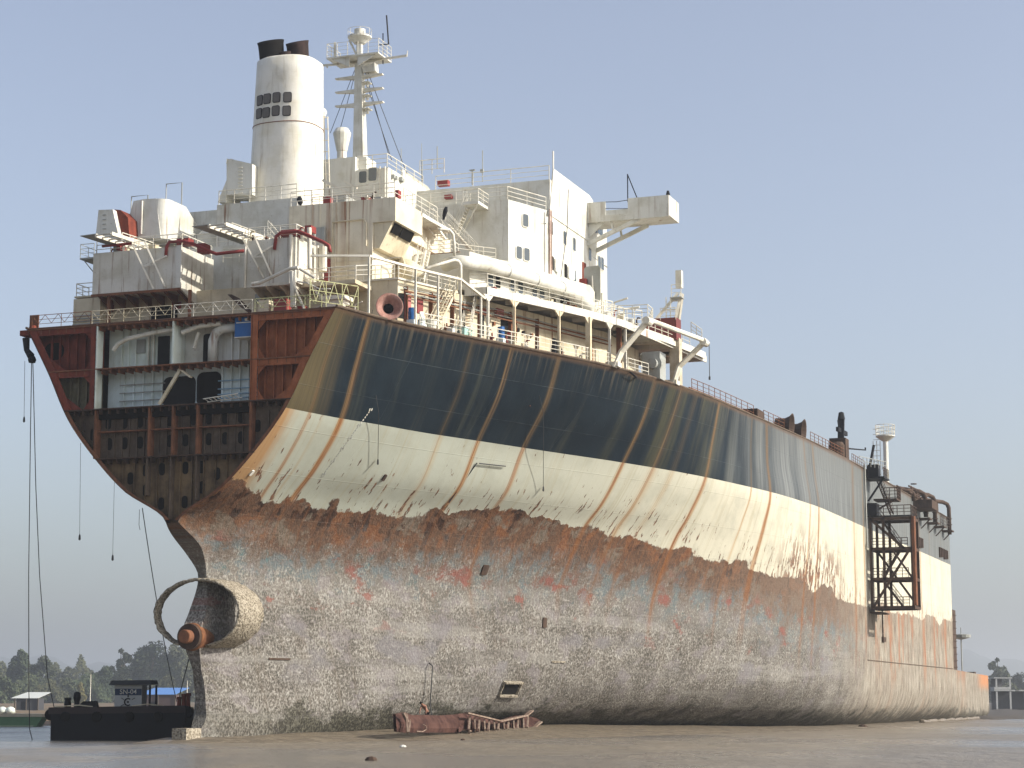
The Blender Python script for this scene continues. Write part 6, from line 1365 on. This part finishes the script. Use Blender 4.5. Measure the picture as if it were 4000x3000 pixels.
def tree(key, px, D_, hpx, label, group, cat='tree', name='tree', z_=1.4, wide=1.0):
    D_ = D_*3.1 if px < 2000 else D_*1.9; base = G(px, D_, .3); H0 = {'round':10.3,'tall':14.2,'broad':12.4,'bush':4.8,'open':13.3,'dry':6.2}[key]
    s_ = (hpx/F*D_)/H0
    r = thing(name, label, cat, base, group)
    if key not in MESH:
        c_, t, mat = PROTO[key]; tmp = thing('tree_proto', 'x', 'tree', (0,0,0))
        co = c_.build('crown', mat, tmp); to = t.build('trunk', bk, tmp); MESH[key] = (co.data, to.data)
        for o in (co, to, tmp): bpy.data.objects.remove(o)
    for nm, me in zip(('crown', 'trunk'), MESH[key]):
        o = bpy.data.objects.new(nm, me); COL.objects.link(o); o.parent = r
    r.scale = (s_*wide, s_*wide, s_); r.rotation_euler = (0, 0, rnd.uniform(0, 6.28)); return r
GL = 'trees on the left shore'; GR = 'trees on the right shore'
for a in (('round',15,330,160,'dark bushy tree at the left edge of the photo'),('tall',118,345,225,'tall pale tree rising behind the white roofed shed'),('round',205,340,190,'rounded tree just right of the white roofed shed'),('bush',60,300,110,'low dark shrub beside the white roofed shed'),
 ('open',505,350,225,'thin trunked tree with a tufted top above the wheelhouse'),('broad',620,370,250,'broad dark tree above the blue roofed shed'),('broad',720,380,240,'wide tree partly hidden by the stern post'),('tall',575,395,215,'tall tree between the tufted tree and the broad dark tree'),
 ('bush',300,320,105,'low greyish shrub left of the thin pole'),('bush',380,330,120,'low shrub behind the boat, left of the wheelhouse'),('round',440,345,150,'rounded dark tree behind the wheelhouse roof'),('dry',350,290,95,'yellowish banana plant beside the thin pole'),('bush',540,310,100,'shrub behind the wheelhouse, left of the blue roof'),('bush',690,330,115,'green shrub above the blue roofed shed'),('bush',160,320,120,'shrub behind the white roofed shed'),('bush',240,310,100,'shrub between the shed and the boat')):
    tree(*a, GL)
for a in (('open',3855,520,190,'tufted tree standing above the far end of the hull'),('broad',3935,540,130,'spreading tree behind the pale concrete frame'),('bush',3985,500,95,'dark shrub at the right edge of the photo'),('bush',3905,480,85,'shrub over the concrete frame roof'),('round',4040,520,130,'tree cut by the right edge of the photo'),('bush',3830,520,110,'shrub low behind the far hull end')):
    tree(*a, GR, z_=2.2)
rw = random.Random(21)
for nm, a0, a1, D0_, hb_, seed in (('left', -150, 900, 1250, 128, 1), ('right', 3650, 4200, 1150, 85, 2)):
    mb = MB()
    for _ in range(22000):
        px = rw.uniform(a0, a1); hmax = (hb_+30*math.sin(px*.021+seed)+22*math.sin(px*.057)+14*math.sin(px*.13))*D0_/F
        p = G(px, D0_+rw.uniform(-25, 25), 0); p.z = max(.2, hmax*rw.random()**.6)
        u = V((rw.gauss(0,1), rw.gauss(0,1), rw.gauss(0,1))).normalized(); v = u.orthogonal().normalized(); s_ = rw.uniform(.6, 1.5)
        mb.add([p-u*s_, p+v*s_*.6, p+u*s_, p-v*s_*.6], [(0,1,2,3)])
    tag(mb.build('woodland', lf.mat), kind='stuff')
# ---------------------------------------------------------------- sheds, poles, concrete frame
def shed(pxl, pxr, yt_, yb_, D_, mat, wallm, label):
    a = G(pxl, D_); b = G(pxr, D_); u = (b-a).normalized(); v = V((-u.y, u.x, 0)); v = v if v.dot(D0) > 0 else -v; L = (b-a).length
    zt = 3+(2735-yt_)*D_/F; ze = 3+(2735-yb_)*D_/F; r = thing('shed', label, 'shed', a+u*(L/2)+V((0,0,.3)))
    dp = 8.0; P = lambda s, t, z: a+u*s+v*t+ZA*z
    MB().prism([P(0,0,ze), P(L*.8,0,ze), P(L,dp,zt), P(L*.28,dp,zt)], ZA*.08).build('roof', mat, r)
    MB().prism([P(L*.16,.4,.25), P(L*.8,.4,.25), P(L*.8,.4,ze-.02), P(L*.16,.4,ze-.02)], v*7).build('wall', wallm, r)
    mb = MB()
    for s in (.12, .45, .8): mb.bar(P(L*s,.15,.25), P(L*s,.15,ze), .25, .25)
    mb.build('posts', bk, r)
    MB().prism([P(L*.3,.37,.25), P(L*.45,.37,.25), P(L*.45,.37,2.6), P(L*.3,.37,2.6)], v*.03).build('doorway', M['dark'], r)
    return r
shed(88, 218, 2705, 2728, 560, plain('pale_roof', (.55,.56,.52), .5), plain('shed_wall', (.05,.05,.055), .9), 'open sided shed with a pale sloping roof on the left shore')
shed(566, 752, 2688, 2714, 570, plain('blue_roof', (.10,.22,.48), .5), plain('brown_wall', (.075,.05,.045), .9), 'shed with a bright blue roof behind the work boat')
for px_, yt_, D_, lb in ((391, 2636, 480, 'thin pale pole on the left shore beside the wheelhouse'), (760, 2660, 470, 'grey pole close to the stern post')):
    p = G(px_, D_, .3); mb = MB().tube([p, V((p.x, p.y, 3+(2735-yt_)*D_/F))], [.14, .1], 6).bar(V((p.x-.4, p.y-.3, 3+(2745-yt_)*D_/F-.8)), V((p.x+.4, p.y+.3, 3+(2745-yt_)*D_/F-.8)), .1, .1); tg(mb, 'pole', M['steelw'], lb, 'pole', p)
p = G(108, 238, 0); mb = MB(); u = (G(230, 238)-G(-60, 238)).normalized(); a = G(-60, 236, 0); Lb = (G(212, 236)-a).length; v = V((-u.y, u.x, 0)); v = v if v.dot(D0) > 0 else -v
r = thing('barge', 'long low green hulled boat with a cream band moored at the left shore', 'boat', a+u*(Lb/2))
MB().prism([a-ZA*.2, a+u*(Lb-.8)-ZA*.2, a+u*Lb+ZA*1.1, a+ZA*1.1], v*3).build('hull', plain('green_hull', (.13,.23,.115), .6), r)
MB().prism([a+ZA*1.1-v*.05, a+u*Lb+ZA*1.1-v*.05, a+u*Lb+ZA*1.45-v*.05, a+ZA*1.45-v*.05], v*3.1).build('gunwale', plain('cream_band', (.55,.47,.33), .6), r)
MB().prism([a-v*.06-ZA*.2, a+u*(Lb-1.2)-v*.06-ZA*.2, a+u*(Lb-1)-v*.06+ZA*.12, a-v*.06+ZA*.12], v*.05).build('boot_top', plain('pale_green_band', (.42,.48,.30), .6), r)
for px_, lb in ((58, 'pale sack lying on the shore left of the stern wires'), (88, 'smaller pale sack beside the stern wires')):
    p = G(px_, 400, .35); tg(MB().lathe([(.5,0),(1.0,.35),(.85,1.1),(.2,1.4)], p, 8, (.2,.1,1)), 'sack', M['pale'], lb, 'sack', p, 'sacks on the left shore', True)
D_ = 500; cfr = thing('concrete_frame', 'unfinished two storey pale concrete frame on the right shore', 'building', G(3900, D_, .5)); cm_ = plain('pale_concrete', (.42,.42,.40), .8)
fz = lambda y: 3+(2735-y)*D_/F
u = (G(4000, D_)-G(3800, D_)).normalized(); v = V((-u.y, u.x, 0)); v = v if v.dot(D0) > 0 else -v; a = G(3840, D_, 0); P = lambda s, t, z: a+u*s+v*t+ZA*z
mpx = F/D_/1.012
mb = MB()
for px_, z0_, z1_ in ((3902,.3,fz(2700)),(3958,.3,fz(2700)),(3902,fz(2693),fz(2652)),(3850,.3,fz(2652)),(4030,.3,fz(2700))): s = (px_-3840)/mpx; mb.prism([P(s-.2,0,z0_), P(s+.2,0,z0_), P(s+.2,0,z1_), P(s-.2,0,z1_)], v*.4)
mb.build('columns', cm_, cfr)
mb = MB(); 
for x0_, x1_, y0_, y1_ in ((3840,3920,2700,2696),(3935,4100,2700,2696),(3840,3905,2695,2685),(3840,3910,2652,2648)): s0_, s1_ = (x0_-3840)/mpx, (x1_-3840)/mpx; mb.prism([P(s0_,-.1,fz(y0_)), P(s1_,-.1,fz(y0_)), P(s1_,-.1,fz(y1_)), P(s0_,-.1,fz(y1_))], v*4)
mb.build('slabs', cm_, cfr)
MB().prism([P(0,3,.3), P(18,3,.3), P(18,3,fz(2702)), P(0,3,fz(2702))], v*.2).prism([P(0,3,fz(2684)), P(2.7,3,fz(2684)), P(2.7,3,fz(2654)), P(0,3,fz(2654))], v*.2).build('back_wall', plain('block_wall', (.10,.10,.105), .9), cfr)
# ================================================================ air, sky, sun, camera
hz = bpy.data.materials.new('haze'); hz.use_nodes = True; t = hz.node_tree; t.nodes.remove(t.nodes['Principled BSDF'])
pv = t.nodes.new('ShaderNodeVolumePrincipled'); pv.inputs['Density'].default_value = HAZE; pv.inputs['Color'].default_value = (.93,.965,1.0,1); pv.inputs['Anisotropy'].default_value = .45
t.links.new(pv.outputs[0], t.nodes['Material Output'].inputs['Volume'])
hzo = MB().box(-400, 9200, -4800, 6500, -2.2, 190).build('haze', hz); tag(hzo, kind='stuff')
SUN_EL, SUN_AZ = math.radians(30), (.10, -1.0)
sd_ = V((SUN_AZ[0], SUN_AZ[1], 0)).normalized()*math.cos(SUN_EL)+ZA*math.sin(SUN_EL)
lt = bpy.data.lights.new('sun', 'SUN'); lt.energy = 5.0; lt.angle = math.radians(.6); lt.color = (1, .945, .855)
lo = bpy.data.objects.new('sun', lt); COL.objects.link(lo); lo.rotation_euler = (-sd_).to_track_quat('-Z', 'Y').to_euler()
wd = bpy.data.worlds.new('World'); S.world = wd; wd.use_nodes = True; t = wd.node_tree
sk = t.nodes.new('ShaderNodeTexSky'); sk.sky_type = 'NISHITA'; sk.sun_disc = False; sk.sun_elevation = SUN_EL; sk.sun_rotation = math.atan2(sd_.x, sd_.y)
sk.air_density = 1.0; sk.dust_density = 2.6; sk.ozone_density = 2.2
bg = t.nodes['Background']; hs = t.nodes.new('ShaderNodeHueSaturation'); hs.inputs['Saturation'].default_value = .70; hs.inputs['Value'].default_value = 1.0; hs.inputs['Hue'].default_value = .508; t.links.new(sk.outputs[0], hs.inputs['Color']); t.links.new(hs.outputs[0], bg.inputs[0]); bg.inputs[1].default_value = .15
cd = bpy.data.cameras.new('camera'); cd.sensor_width = 36; cd.lens = 36*F/4000; cd.clip_start = .5; cd.clip_end = 20000
co = bpy.data.objects.new('camera', cd); COL.objects.link(co); co.location = CAM; co.rotation_euler = FW.to_track_quat('-Z', 'Y').to_euler(); S.camera = co
S.view_settings.view_transform = 'Standard'; S.view_settings.look = 'None'; S.view_settings.exposure = 0.35; S.view_settings.gamma = 1
S.cycles.max_bounces = 6; S.cycles.volume_bounces = 0; S.cycles.use_denoising = True
